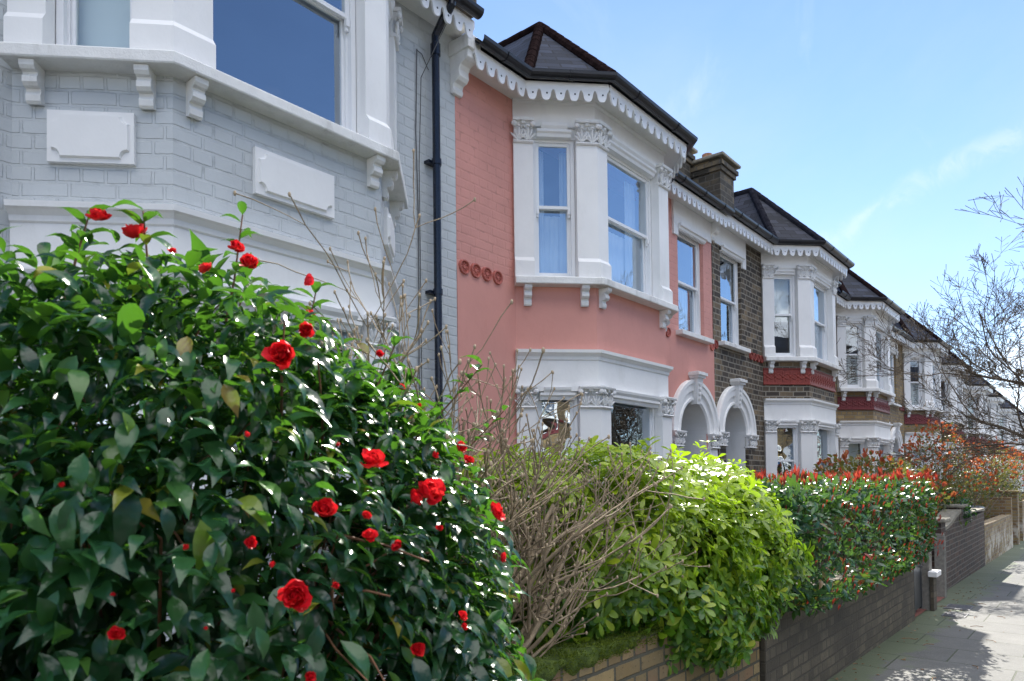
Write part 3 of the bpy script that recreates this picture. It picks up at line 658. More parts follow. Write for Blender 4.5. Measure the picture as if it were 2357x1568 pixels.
    br_.add([E_[0], E_[1], ap, E_[2], E_[3], rb], [(0, 1, 2), (1, 3, 2), (3, 4, 2), (0, 2, 5), (4, 5, 2)]); br_.add([(E_[0][0], E_[0][1], ze-.03), (E_[1][0], E_[1][1], ze-.03), (E_[2][0], E_[2][1], ze-.03), (E_[3][0], E_[3][1], ze-.03)], [(0, 1, 2, 3)])
    br_.build('bay_roof', st.get('slate', 'slate'), H, T)
    rm = MB()
    for p in (E_[0], E_[1], E_[2], E_[3]): ridge_run(rm, p, ap)
    ridge_run(rm, ap, rb); rm.build('ridge_tiles', st.get('ridge', 'ridge_tile'), roof, T)
    MB().box((0, -8.4, -.3), (W, -8.2, 5.6)).build('rear_wall', wm, H, T)
    for u in st.get('corbels', ()):
        c = MB(); pf = [(0, 5.13), (.035, 5.13), (.05, 5.16), (.04, 5.19), (.055, 5.22), (.10, 5.23), (.125, 5.26), (.12, 5.32), (.14, 5.36), (.20, 5.38), (.23, 5.40), (.235, 5.56), (0, 5.56)]
        console(c, (u, 0), (1, 0), (0, 1), .13, pf); c.box((u-.085, 0, 5.47), (u+.085, .26, 5.60)); c.build('party_corbel', sm, H, T, bevel=.004)
    rl = st.get('roundels')
    if rl:
        for u, z in [(.09+.16*i, 3.53) for i in range(4)]+[(3.7+.155*i, 3.53) for i in range(4)]+[(5.60, 3.53)]:
            c = MB(); roundel(c, (u, 0, z), .072); c.build('roundel', rl, H, T, smooth=False)
    if st.get('band'):
        b = MB().sweep(BAY, [(-.05, 3.09), (.02, 3.09), (.028, 3.10), (.028, 3.115), (.015, 3.12), (.015, 3.36), (.028, 3.365), (.028, 3.385), (-.05, 3.39)])
        P = mitre_pts(BAY, .015)
        for i in range(3):
            a, c = P[i], P[i+1]; L_ = (c-a).length; d = (c-a)/L_; nr = Vector((-d.y, d.x)); k = round(L_/.14); t3 = Vector((d.x, d.y, 0)); n3 = Vector((nr.x, nr.y, 0)); zz = Vector((0, 0, 1))
            for j in range(k):
                p = a+d*L_*(j+.5)/k; q = Vector((p.x, p.y, 3.24))
                b.lump(q, (.028, .022, .028), (t3, n3, zz), 8, 5)
                for ang in (35, 90, 145, 215, 270, 325):
                    dr = t3*math.cos(R(ang))+zz*math.sin(R(ang)); b.lump(q+dr*.062, (.034, .012, .014), (dr, n3, dr.cross(n3)), 6, 4)
        b.build('terracotta_band', st['band'], H, T)
    if st.get('panels'):
        for seg, a0, a1 in ((0, .19, .657), (1, .43, 1.02), (2, .2, .66)):
            p, q = Vector(BAY[seg]), Vector(BAY[seg+1]); d = (q-p).normalized(); nr = Vector((-d.y, d.x)); c = MB(); z0, z1 = 3.08, 3.37; k = .045
            def F(a, dd, z): r_ = p+d*a+nr*dd; return (r_.x, r_.y, z)
            c.add([F(*x) for x in ((a0, 0, z0), (a1, 0, z0), (a1, 0, z1), (a0, 0, z1), (a0, .03, z0), (a1, .03, z0), (a1, .03, z1), (a0, .03, z1))], [(0, 3, 2, 1), (4, 5, 6, 7), (0, 1, 5, 4), (1, 2, 6, 5), (2, 3, 7, 6), (3, 0, 4, 7)])
            # raised field with scooped corners
            def field(off, dd):
                x0, x1, y0, y1 = a0+off, a1-off, z0+off, z1-off; pts = []
                for cx, cy, st_ in ((x0, y0, 90), (x1, y0, 180), (x1, y1, 270), (x0, y1, 0)):
                    for t_ in range(5): an = R(st_-90*t_/4) if True else 0; pts.append((cx+k*math.cos(an), cy+k*math.sin(an)))
                return [F(x, dd, y) for x, y in pts]
            f0 = field(.022, .03); f1 = field(.03, .046); n_ = len(f0)
            c.add(f0+f1, [(j, (j+1) % n_, n_+(j+1) % n_, n_+j) for j in range(n_)]+[tuple(range(n_, 2*n_))])
            c.build('raised_panel', wr, H, T)
    for kind, u, z1 in st.get('pipes', ()):
        v = .085; c = MB().tube([(u, v, -.1), (u, v, z1-.35), (u, v, z1-.22), (u+.0, v+.09, z1-.12), (u, .30, z1-.02), (u, .325, z1+.06)], .036, 12)
        for z in np.arange(.6, z1-.4, 1.17): c.tube([(u, v, z), (u, v, z+.05)], .045, 12).box((u-.075, .0, z+.01), (u+.075, v-.02, z+.035))
        c.tube([(u, v, z1-.4), (u, v, z1-.3)], .046, 12).tube([(u, .325, z1-.0), (u, .325, z1+.07)], .05, 12)
        c.build('downpipe', 'pipe_black', H, T, smooth=False)
    for ch in st.get('chimneys', ()):
        (x0, x1, v0, v1, zb, zt) = ch; c = MB().box((x0, v0, zb), (x1, v1, zt)); hh = .07
        c.box((x0-.03, v0-.03, zt), (x1+.03, v1+.03, zt+hh)).box((x0-.06, v0-.06, zt+hh), (x1+.06, v1+.06, zt+2*hh)).box((x0-.02, v0-.02, zt+2*hh), (x1+.02, v1+.02, zt+2*hh+.05))
        c.build('chimney', 'chimney_brick', roof, T, bevel=.006)
        MB().box((x0-.09, v0-.09, zt+2*hh+.05), (x1+.09, v1+.09, zt+2*hh+.10)).build('chimney_cap', 'cap_stone', roof, T, bevel=.01)
        for kx in (.3, .7):
            x = x0+(x1-x0)*.5; v = v0+(v1-v0)*(kx-.15); c = MB().tube([(x, v, zt+.2), (x, v, zt+.3), (x, v, zt+.42)], [.085, .075, .08], 14); c.build('chimney_pot', 'chimney_pot', roof, T)
    return H, T, wm

nets = ('nets', 'glass'); 
GREY = dict(label='grey painted brick house with plain white raised panels under its bay window', wall='grey_painted_brick', sill_up=.105, dirty=True, panels=True, stone='white_stone',
    upper=[nets, ('none', 'glass'), ('blind', 'glass_clear', 'window', 'white_paint', 'blind_frosted')], ground=[nets]*3, small=nets, u0=.064, pipes=[('p', .394, 5.5)], chimneys=[(-.076, .284, -.75, .17, 5.66, 8.2)])
PINK = dict(label='salmon pink house with white bay and pink roundels beside the grey house', wall='pink_painted_brick', lower='pink_render', bay='pink_render', roundels='roundel_pink', corbels=(0,),
    upper=[('side_nets', 'glass'), ('side_nets', 'glass'), nets], ground=[('none', 'glass'), ('none', 'glass'), nets], small=('half_nets', 'glass'), pipes=[('p', 3.80, 5.5)],
    chimneys=[(5.66, 6.18, -.55, .17, 5.57, 6.24), (4.25, 5.58, -1.0, -.28, 5.5, 6.42)])
BROWN = dict(stickers=[(.535, .575, 1.78, 1.86, 'sticker_yellow'), (.525, .578, 1.69, 1.765, 'sticker_blue')], label='dark sooty brick house with bright red leaf band under its bay', wall='sooty_brick', band='terracotta_red', roundels='terracotta_red', corbels=(W,), jamb='sooty_brick', slate='slate_plain', ridge='ridge_dark',
    upper=[nets, ('none', 'glass'), ('half_blind', 'glass_clear', 'window', 'white_paint', 'blind')], ground=[nets, ('none', 'glass_clear'), ('none', 'glass')], small=('none', 'glass'))
YEL1 = dict(label='yellow stock brick house with maroon leaf band, bay touching the dark brick house', wall='yellow_stock_brick', band='terracotta_maroon', roundels='terracotta_maroon', corbels=(0,),
    upper=[('shutters', 'glass_clear', 'window', 'white_paint', 'shutter_white'), ('shutters', 'glass_clear', 'window', 'white_paint', 'shutter_white'), nets], ground=[('blind', 'glass_clear', 'window', 'white_paint', 'blind_frosted'), ('none', 'glass'), nets], small=nets)
YEL2 = dict(YEL1, label='yellow brick house with maroon band, partly behind the orange bush', corbels=(W,), upper=[nets, ('none', 'glass'), ('shutters', 'glass_clear', 'window', 'white_paint', 'shutter_white')])
FAR1 = dict(YEL1, label='white bayed brick house just beyond the orange bush, behind bare branches', upper=[('none', 'glass')]*2+[nets], ground=[('none', 'glass')]*3, corbels=())
FAR2 = dict(BROWN, stickers=(), label='dark brick house with white bay far down the terrace behind the branches', slate='slate', band='terracotta_maroon', corbels=())
P0 = 4.79
hg = build_house(P0+.062, True, .231, GREY)
hp = build_house(P0, False, .0, PINK)
hb = build_house(P0+2*W-.02, True, .047, BROWN)
h1 = build_house(P0+2*W+.05, False, -.091, YEL1)
h2 = build_house(P0+4*W+.0, True, -.052, YEL2)
h3 = build_house(P0+4*W+.05, False, -.20, FAR1)
h4 = build_house(P0+6*W+.0, True, -.28, FAR2)
far_labels = ['brick house with white bay behind the lowest branches of the bare tree', 'slate roofed brick house, second beyond the bare tree branches', 'brick house far along the terrace, fourth from its far end', 'brick house far along the terrace, third from its far end', 'tiny brick house at the street end, second from last', 'last and smallest house of the terrace']
for i, (src, s_, dz_) in enumerate(((h3, P0+6*W+.05, -.38), (h4, P0+8*W, -.45), (h3, P0+8*W+.05, -.52), (h4, P0+10*W, -.62), (h3, P0+10*W+.05, -.70), (h4, P0+12*W, -.80))):
    c = copy_tree(src[0]); c.location = (s_, Y0, dz_); c['label'] = far_labels[i]

# houses across the road, whose sunlit fronts show in the ground floor panes and light this side
for src, s_, dz_, lab in ((h1, 13.4, -.1, 'yellow brick house across the road facing the twin arched porches'), (h2, 2.0, .1, 'brick house across the road facing the pink bay'), (h1, 2.05, .1, 'brick house across the road facing the grey bay'), (h2, 13.35, -.1, 'brick house across the road facing the dark brick bay'), (h1, 24.8, -.3, 'brick house across the road facing the alarm box'), (h2, 24.75, -.3, 'brick house across the road facing the bay behind the orange bush'), (h2, -9.35, .15, 'brick house across the road just before the one facing the grey bay'), (h1, -9.3, .15, 'brick house across the road, the nearest end one of its row')):
    c = copy_tree(src[0]); c.rotation_euler = (0, 0, math.pi); c.location = (s_, -13.1, dz_); c['label'] = lab; c['group'] = 'terraced houses across the road'

# ------------------------------------------------------------------ garden walls, posts, gate
brick('wall_yellow', (.25, .165, .06), (.46, .33, .14), (.09, .085, .06), third=(.24, .105, .06), soot=(.20, .16, .09), course=.082, length=.235, moss=(.94, 1.0), bd=.008)
brick('wall_grey_brown', (.10, .083, .056), (.18, .148, .098), (.075, .064, .047), soot=(.05, .043, .032), course=.078, length=.22, ms=.009, bd=.008)
brick('wall_dark_red', (.10, .055, .042), (.15, .085, .06), (.17, .155, .13), third=(.06, .042, .036), soot=(.045, .035, .03), course=.078)
brick('wall_pale_yellow', (.26, .19, .085), (.38, .29, .14), (.24, .22, .18), third=(.2, .12, .06), course=.078, white=True)
def slab(m, x0, x1, y0, y1, t0, t1=None, base=-.12):
    """a length of wall following the falling pavement; t0,t1: absolute height of its top at both ends"""
    t1 = t0 if t1 is None else t1; b0, b1 = gz(x0)+base, gz(x1)+base
    return m.add([(x0, y0, b0), (x1, y0, b1), (x1, y1, b1), (x0, y1, b0), (x0, y0, t0), (x1, y0, t1), (x1, y1, t1), (x0, y1, t0)], [(0, 3, 2, 1), (4, 5, 6, 7), (0, 1, 5, 4), (1, 2, 6, 5), (2, 3, 7, 6), (3, 0, 4, 7)])
def wallthing(name, label, mat, parts, cat='wall', loc=None):
    return
wy = slab(MB(), -4, 4.58, 1.75, 1.985, .80, .74).build('garden_wall', 'wall_yellow', bevel=.008)
tag(wy, 'low yellow stock brick wall with mossy top under the bare shrub', 'wall')
# moss cushion along the top and lip of the wall
nx, ny = 300, 18; g = np.zeros((nx+1, ny+1, 3))
from mathutils import noise as mnoise
for i in range(nx+1):
    x = .4+2.75*i/nx
    for j in range(ny+1):
        q = j/ny; zt = .80-.007*(x+4)
        k = mnoise.fractal(Vector((x*5, q*1.6, 0)), 1, 2, 5); k2 = mnoise.fractal(Vector((x*30, q*8, 3)), 1, 2, 4)
        fade = min(1, max(0, (3.2-x)/.9)); h = (.014+.016*k+.008*k2)*(fade**.5)-.006*(1-fade)
        lip = .26
        if q < lip: y = 1.75-h; z = zt-(lip-q)/lip*(.075+.05*mnoise.noise(Vector((x*9, 1, 1)))*1.5)
        else: y = 1.752+(q-lip)/(1-lip)*.225; z = zt+h
        if q < .06: y = 1.757
        g[i, j] = (x, y, z)
mv = g.reshape(-1, 3); mf = [(i*(ny+1)+j, (i+1)*(ny+1)+j, (i+1)*(ny+1)+j+1, i*(ny+1)+j+1) for i in range(nx) for j in range(ny)]
m, t, b = newmat('moss'); c = coords(t, False)
t.links.new(ramp(t, noise(t, c, 28, 6, .7), [(.3, (.03, .05, .008)), (.5, (.075, .12, .012)), (.72, (.17, .22, .03))]).outputs[0], b.inputs['Base Color']); b.inputs['Roughness'].default_value = .95; bump(t, b, noise(t, c, 120, 5, .75), .012, 1)
MB().add(mv, mf).build('moss', 'moss', wy, smooth=True)
MB().box((4.16, 1.744, .492), (4.36, 1.7515, .568)).build('painted_brick', 'white_render', wy, bevel=.003)
wg = slab(MB(), 4.60, 9.2, 1.72, 1.95, .68, .61).build('garden_wall', 'wall_grey_brown', bevel=.006)
tag(wg, 'grey brown brick wall with dark stains under the red tipped hedge', 'wall')
wgc = MB(); slab(wgc, 4.5995, 4.66, 1.715, 1.72, .675, .675); 
# gateway
def tilted(o, ax, deg): o.rotation_euler[ax] = R(deg); return o
pt = empty('gate_post', (10.1, 1.76, gz(10.1)), 'speckled concrete gate post with a white painted ledge', 'post', 'concrete gate posts')
MB().box((-.08, -.06, -.05), (.07, .06, .86)).box((-.065, -.045, .86), (.055, .045, .885)).build('post', 'concrete', pt, bevel=.01)
MB().box((-.095, -.10, -.05), (.10, -.062, .42)).build('brick_base', 'wall_grey_brown', pt)
MB().box((-.16, -.15, .42), (.13, -.05, .485)).build('ledge', 'white_render', pt, bevel=.006)
gt = empty('garden_gate', (9.42, 1.76, gz(9.4)), 'narrow black garden gate standing open beside the brick wall', 'gate')
MB().box((0, 0, .04), (.045, .045, .98)).build('stile', 'door_dark', gt); MB().box((.045, .004, .06), (.40, .034, .90)).build('panel', 'door_dark', gt, bevel=.004)
MB().box((.40, 0, .04), (.44, .045, .92)).build('stile', 'door_dark', gt); MB().tube([(.36, -.03, .55), (.36, .0, .55)], .012).build('latch', 'iron', gt)
p2 = MB().box((-.075, -.06, -.05), (.065, .06, .83)).box((-.065, -.05, .83), (.05, .05, .865)).box((-.03, -.066, .55), (.03, -.06, .64)).build('gate_post', 'concrete', None, bevel=.01, loc=(11.36, 1.80, gz(11.36)))
tag(p2, 'leaning concrete gate post at the near end of the dark red wall', 'post', 'concrete gate posts'); p2.rotation_euler[1] = R(3)
sheet('garden_path', 9.22, 11.3, 1.74, 4.6, .012, 'red_tile')
# dark red wall with stone caps
W3 = empty('garden_wall', (11.5, 1.95, gz(11.5)), 'dark red brick wall with stone pier caps and swept coping', 'wall')
o3 = (-11.5, -1.95, -gz(11.5))
def lt(p): return (p[0]+o3[0], p[1]+o3[1], p[2]+o3[2])
m3 = MB(); slab(m3, 11.85, 16.45, 1.85, 2.05, .70, .80); slab(m3, 11.5, 11.852, 1.80, 2.12, .84); slab(m3, 13.55, 13.95, 1.853, 2.2, .97, base=.6)
m3.build('brickwork', 'wall_dark_red', W3, lt)
c3 = MB().box((11.44, 1.74, .842), (11.92, 2.18, .90)).box((13.49, 1.79, .972), (14.01, 2.26, 1.02)); c3.build('cap', 'cap_stone', W3, lt, bevel=.012)
cs = MB(); pts = [(11.86, .70), (12.2, .715), (12.6, .76), (13.0, .84), (13.48, .90)]
for (a, za), (b, zb) in zip(pts, pts[1:]): cs.add([(a, 1.82, za), (b, 1.82, zb), (b, 2.08, zb), (a, 2.08, za), (a, 1.82, za+.05), (b, 1.82, zb+.05), (b, 2.08, zb+.05), (a, 2.08, za+.05)], [(0, 3, 2, 1), (4, 5, 6, 7), (0, 1, 5, 4), (1, 2, 6, 5), (2, 3, 7, 6), (3, 0, 4, 7)])
slab(cs, 14.02, 16.42, 1.83, 2.07, .86, .86, base=1.06); cs.build('coping', 'cap_stone', W3, lt)
wz = MB()
for (a, za), (b, zb) in zip(pts, pts[1:]): wz.add([(a, 1.851, .6), (b, 1.851, .6), (b, 2.049, .6), (a, 2.049, .6), (a, 1.851, za), (b, 1.851, zb), (b, 2.049, zb), (a, 2.049, za)], [(0, 3, 2, 1), (4, 5, 6, 7), (0, 1, 5, 4), (1, 2, 6, 5), (2, 3, 7, 6), (3, 0, 4, 7)])
wz.build('upper_brickwork', 'wall_dark_red', W3, lt)
m4 = slab(MB(), 16.6, 21.6, 1.86, 2.07, .52, .50); m4 = m4.build('garden_wall', 'wall_pale_yellow', bevel=.006); tag(m4, 'low yellow brick wall with flaking white paint at its foot', 'wall')
m5 = slab(MB(), 21.62, 21.85, 1.86, 3.2, .92, .92); tag(m5.build('boundary_wall', 'wall_pale_yellow'), 'yellow brick side wall with flat top at the end of the flaking wall', 'wall')
m6 = slab(MB(), 22.9, 23.3, 1.83, 2.2, 1.02, 1.02); m6.box((22.86, 1.79, 1.02), (23.34, 2.24, 1.07)); tag(m6.build('gate_pier', 'wall_pale_yellow', bevel=.006), 'square yellow brick pier beyond the gap in the walls', 'pier')
m7 = slab(MB(), 24.6, 33, 1.86, 2.08, .72, .62); tag(m7.build('garden_wall', 'wall_pale_yellow'), 'farthest yellow brick garden wall at the right edge of the picture', 'wall')
bn = empty('wheelie_bin', (19.6, 2.55, gz(19.6)), 'dark wheeled bin with closed lid behind the low yellow wall', 'bin')
MB().add([(-.22, -.25, .05), (.22, -.25, .05), (.22, .22, .05), (-.22, .22, .05), (-.28, -.32, 1.0), (.28, -.32, 1.0), (.28, .30, 1.0), (-.28, .30, 1.0)], [(0, 3, 2, 1), (4, 5, 6, 7), (0, 1, 5, 4), (1, 2, 6, 5), (2, 3, 7, 6), (3, 0, 4, 7)]).build('body', 'bin_plastic', bn, bevel=.02)
MB().add([(-.31, -.36, 1.0), (.31, -.36, 1.0), (.31, .34, 1.0), (-.31, .34, 1.0), (-.25, -.30, 1.07), (.25, -.30, 1.07), (.25, .30, 1.10), (-.25, .30, 1.10)], [(0, 3, 2, 1), (4, 5, 6, 7), (0, 1, 5, 4), (1, 2, 6, 5), (2, 3, 7, 6), (3, 0, 4, 7)]).build('lid', 'bin_plastic', bn, bevel=.02)
for sx in (-.25, .25): MB().tube([(sx-.03, .24, .11), (sx+.03, .24, .11)], .1, 14).build('wheel', 'bin_plastic', bn)
# covers in the pavement
for x, y, sx, sy, lab in ((10.5, 1.47, .22, .14, 'ribbed iron stopcock cover nearest the gateway'), (9.85, 1.42, .17, .12, 'small grey iron cover below the ribbed one')):
    e_ = MB().box((-sx, -sy, 0), (sx, sy, .006))
    for k in range(9): e_.box((-sx+.02+k*(2*sx-.04)/9, -sy+.02, .006), (-sx+.02+(k+.55)*(2*sx-.04)/9, sy-.02, .010))
    o = e_.build('drain_cover', 'iron', None, loc=(x, y, gz(x)+.001)); o.rotation_euler[1] = R(.86); tag(o, lab, 'drain cover', 'iron covers in the pavement')
# litter and fallen petals, each lying on the slabs
r_ = random.Random(3)
lit = MB()
for k in range(170):
    x = r_.uniform(4.5, 14); y = 1.70-abs(r_.gauss(0, .22)) if r_.random() < .75 else r_.uniform(.2, 1.6); a = r_.uniform(0, 6.28); l = r_.uniform(.008, .022); z = gz(x)+.004
    c, s = math.cos(a)*l, math.sin(a)*l
    lit.add([(x-c, y-s, z), (x+s*.5, y-c*.5, z+.006), (x+c, y+s, z+.002), (x-s*.5, y+c*.5, z+.007)], [(0, 1, 2, 3)])
for k in range(16):
    x = r_.uniform(5.5, 11); y = r_.uniform(.7, 1.68); a = r_.uniform(0, 3.14); l = r_.uniform(.03, .07); z = gz(x)+.006
    lit.tube([(x, y, z), (x+math.cos(a)*l, y+math.sin(a)*l, z+.004), (x+math.cos(a+.4)*l*1.9, y+math.sin(a+.4)*l*1.9, z)], .0028, 4)
tag(lit.build('leaf_litter', 'dry_leaf'), 'dry leaf crumbs and twigs scattered along the wall foot', 'litter', kind='stuff')
# wires on the grey house
wr_ = MB()
wr_.tube([(4.30, Y0-.012, 5.35), (4.28, Y0-.01, 4.6), (4.30, Y0-.012, 3.8), (4.29, Y0-.012, 2.5), (4.30, Y0-.012, 1.0)], .005, 5)
wr_.tube([(4.50, Y0-.3, 5.72), (4.44, Y0-.2, 5.5), (4.33, Y0-.03, 5.1), (4.31, Y0-.015, 4.3), (4.32, Y0-.012, 2.6), (4.31, Y0-.012, 1.0)], .004, 5)
wr_.tube([(4.30, Y0-.012, 5.34), (4.36, Y0-.012, 5.33), (4.44, Y0-.012, 5.22)], .004, 5)
tag(wr_.build('cable', 'wire'), 'thin grey cables running down the grey brick wall beside the black pipe', 'cable')
wr_ = MB().tube([(1.155, Y0-.02, 3.75), (1.15, Y0-.03, 3.2), (1.17, Y0-.02, 3.05), (1.16, Y0-.02, 1.0)], .008, 5).tube([(1.13, Y0-.02, 3.9), (1.12, Y0-.03, 3.2), (1.14, Y0-.02, 1.0)], .006, 5)
tag(wr_.build('cable', 'wire'), 'grey cables in the corner left of the grey bay', 'cable')
al = empty('alarm_box', (20.75, Y0, 2.62), 'white and dark burglar alarm box on the yellow brick wall', 'alarm box')
MB().box((-.09, -.08, -.16), (.09, .0, .16)).build('box', 'door_dark', al, bevel=.02); MB().add([(.085*math.cos(a), -.083, .15*math.sin(a)) for a in np.linspace(0, 6.1, 14)]+[(.07*math.cos(a), -.10, .13*math.sin(a)) for a in np.linspace(0, 6.1, 14)], [(i, (i+1) % 14, 14+(i+1) % 14, 14+i) for i in range(14)]+[tuple(range(14, 28))]).build('cover', 'alarm_box', al)

# ------------------------------------------------------------------ plants
def mesh_arrays(name, V, F, mat, parent=None, smooth=True, loc=None):
    me = bpy.data.meshes.new(name); V = np.asarray(V, np.float32); F = np.asarray(F, np.int32); k = F.shape[1]
    if loc is not None: V = V-np.array(loc, np.float32)
    me.vertices.add(len(V)); me.vertices.foreach_set('co', V.ravel()); me.loops.add(F.size); me.loops.foreach_set('vertex_index', F.ravel())
    me.polygons.add(len(F)); me.polygons.foreach_set('loop_start', np.arange(0, F.size, k, dtype=np.int32)); me.polygons.foreach_set('loop_total', np.full(len(F), k, np.int32))
    me.update(calc_edges=True)
    if smooth: me.shade_smooth()
    return link(name, me, mat, parent, loc if parent is None else None)
def leaf_tpl(prof, fold=.25, droop=.3, tipdrop=0., wave=0.):
    """prof: [(x along, half width)]; 3 verts per station (left, rib, right)"""
    V = []; F = []
    for i, (x, w_) in enumerate(prof):
        z = -droop*x*x-tipdrop*max(0, x-.75)*2; wv = wave*math.sin(i*2.4)
        V += [(x, w_, z+fold*w_+wv), (x, 0, z), (x, -w_, z+fold*w_-wv)]
    for i in range(len(prof)-1):
        a = i*3; F += [(a, a+1, a+4, a+3), (a+1, a+2, a+5, a+4)]
    return np.array(V), np.array(F)
def place(tpl, P, X, Z, S, curl=None):
    """copies of a leaf: P positions, X lengthwise directions, Z approximate face normals, S sizes"""
    V, F = tpl; n = len(P)
    X = X/np.linalg.norm(X, axis=1, keepdims=True); Y = np.cross(Z, X); Y /= np.maximum(np.linalg.norm(Y, axis=1, keepdims=True), 1e-6); Z = np.cross(X, Y)
    v = V[None]*np.ones((n, 1, 1)); 
    if curl is not None: v = v.copy(); v[:, :, 2] -= curl[:, None]*v[:, :, 0]**2
    v = v*S[:, None, None]
    out = P[:, None]+v[:, :, 0:1]*X[:, None]+v[:, :, 1:2]*Y[:, None]+v[:, :, 2:3]*Z[:, None]
    f = F[None]+(np.arange(n)*len(V))[:, None, None]
    return out.reshape(-1, 3), f.reshape(-1, F.shape[1])
def join(*vf):
    V = []; F = []; k = 0
    for v, f in vf: V.append(v); F.append(f+k); k += len(v)
    return np.concatenate(V), np.concatenate(F)
def hull_points(blobs, n, shell=.3, power=2, lump=.12, seed=1, weights=None):
    """points spread through the outer shell of a union of (super)ellipsoids with an uneven skin"""
    g = np.random.default_rng(seed); P = []; Nn = []; D = []
    vol = np.array([b[1][0]*b[1][1]+b[1][1]*b[1][2]+b[1][0]*b[1][2] for b in blobs]); vol = vol/vol.sum()
    while sum(len(p) for p in P) < n:
        for bi, b in enumerate(blobs):
            k = int(n*vol[bi])+10; d = g.normal(size=(k, 3))
            pw = b[2] if len(b) > 2 else power
            if pw > 2: d = g.uniform(-1, 1, (k, 3)); ax = g.integers(0, 3, k); d[np.arange(k), ax] = g.choice([-1, 1], k)
            rr = (np.abs(d)**pw).sum(1)**(1/pw); d = d/rr[:, None]; c = np.array(b[0]); r = np.array(b[1])
            ph = d*r
            bumps = 1+lump*(np.sin(ph[:, 0]*5.1+seed+bi)*np.cos(ph[:, 2]*6.3+bi)+.6*np.sin(ph[:, 1]*9+ph[:, 0]*7+seed)+.5*np.sin(ph[:, 2]*13+ph[:, 0]*11))
            q = 1-shell*g.random(k)**1.3; p = c+ph*(q*bumps)[:, None]
            nn = d**(pw-1) if pw == 2 else np.sign(d)*np.abs(d)**(pw-1); nn = nn/r; nn /= np.linalg.norm(nn, axis=1, keepdims=True)
            ok = np.ones(k, bool)
            for bj, b2 in enumerate(blobs):
                if bj != bi:
                    p2 = b2[2] if len(b2) > 2 else power
                    ok &= ((np.abs((p-np.array(b2[0]))/np.array(b2[1]))**p2).sum(1)**(1/p2)) > .86
            P.append(p[ok]); Nn.append(nn[ok]); D.append(q[ok])
    P = np.concatenate(P); Nn = np.concatenate(Nn); D = np.concatenate(D); i = g.permutation(len(P))[:n]
    return P[i], Nn[i], D[i], g
class Tubes:
    def __init__(s): s.V = []; s.F = []; s.k = 0
    def add(s, pts, rad, n=5):
        pts = np.array(pts, float); L_ = len(pts); d = np.gradient(pts, axis=0); d /= np.maximum(np.linalg.norm(d, axis=1, keepdims=True), 1e-9)
        a = np.cross(d, [.13, .27, 1.]); a /= np.maximum(np.linalg.norm(a, axis=1, keepdims=True), 1e-9); b = np.cross(d, a); t = np.arange(n)*2*np.pi/n
        rad = np.broadcast_to(np.array(rad, float), (L_,))
        ring = pts[:, None]+rad[:, None, None]*(a[:, None]*np.cos(t)[None, :, None]+b[:, None]*np.sin(t)[None, :, None])
        s.V.append(ring.reshape(-1, 3)); i = np.arange(L_-1)[:, None]*n; j = np.arange(n)[None]; j2 = (j+1) % n
        s.F.append((np.stack([i+j, i+j2, i+n+j2, i+n+j], -1)).reshape(-1, 4)+s.k); s.k += L_*n
    def build(s, name, mat, parent=None, loc=None): return mesh_arrays(name, np.concatenate(s.V), np.concatenate(s.F), mat, parent, True, loc)
def unit(v): return v/max(np.linalg.norm(v), 1e-9)

CAM_LEAF = leaf_tpl([(0, .012), (.06, .05), (.18, .15), (.38, .225), (.6, .215), (.78, .13), (.9, .055), (1.0, .0)], .42, .10, .35)
OVAL = leaf_tpl([(0, .02), (.18, .15), (.45, .235), (.75, .18), (1, .0)], .35, .15)
SPEAR = leaf_tpl([(0, .03), (.3, .09), (.65, .075), (1, 0)], .5, .0)
OBOV = leaf_tpl([(0, .02), (.3, .12), (.65, .21), (.88, .15), (1, .02)], .25, .25)
# ---- camellia
cbase = (.95, 2.15, gz(1))
CAM = empty('camellia_bush', cbase, 'dark glossy camellia bush with double red flowers filling the left foreground', 'bush')
cb = [((.85, 2.02, .98), (.84, .84, 1.165)), ((1.31, 1.88, .98), (.61, .65, .92))]
def camellia_leaves(n, seed, shell, size=(.062, .098)):
    P, Nn, D, g = hull_points(cb, n*2, shell, 2, .07, seed)
    keep = (P[:, 2] > -.1) & (np.linalg.norm(P-np.array((0, 0, EYE)), axis=1) > 1.2); P, Nn, D = P[keep][:n], Nn[keep][:n], D[keep][:n]; n = len(P)
    ax = Nn*.9+g.normal(0, .55, (n, 3)); ax[:, 2] -= .32+.25*g.random(n)
    Z = Nn*.55+g.normal(0, .3, (n, 3)); Z[:, 2] += 1.0
    S = g.uniform(*size, n)
    return place(CAM_LEAF, P-ax/np.linalg.norm(ax, axis=1, keepdims=True)*S[:, None]*.5, ax, Z, S, g.uniform(-.1, .5, n))
lv = [camellia_leaves(11500, 17, .22, (.048, .084)), camellia_leaves(5500, 12, .6, (.05, .085)), camellia_leaves(6000, 13, .75, (.075, .11))]
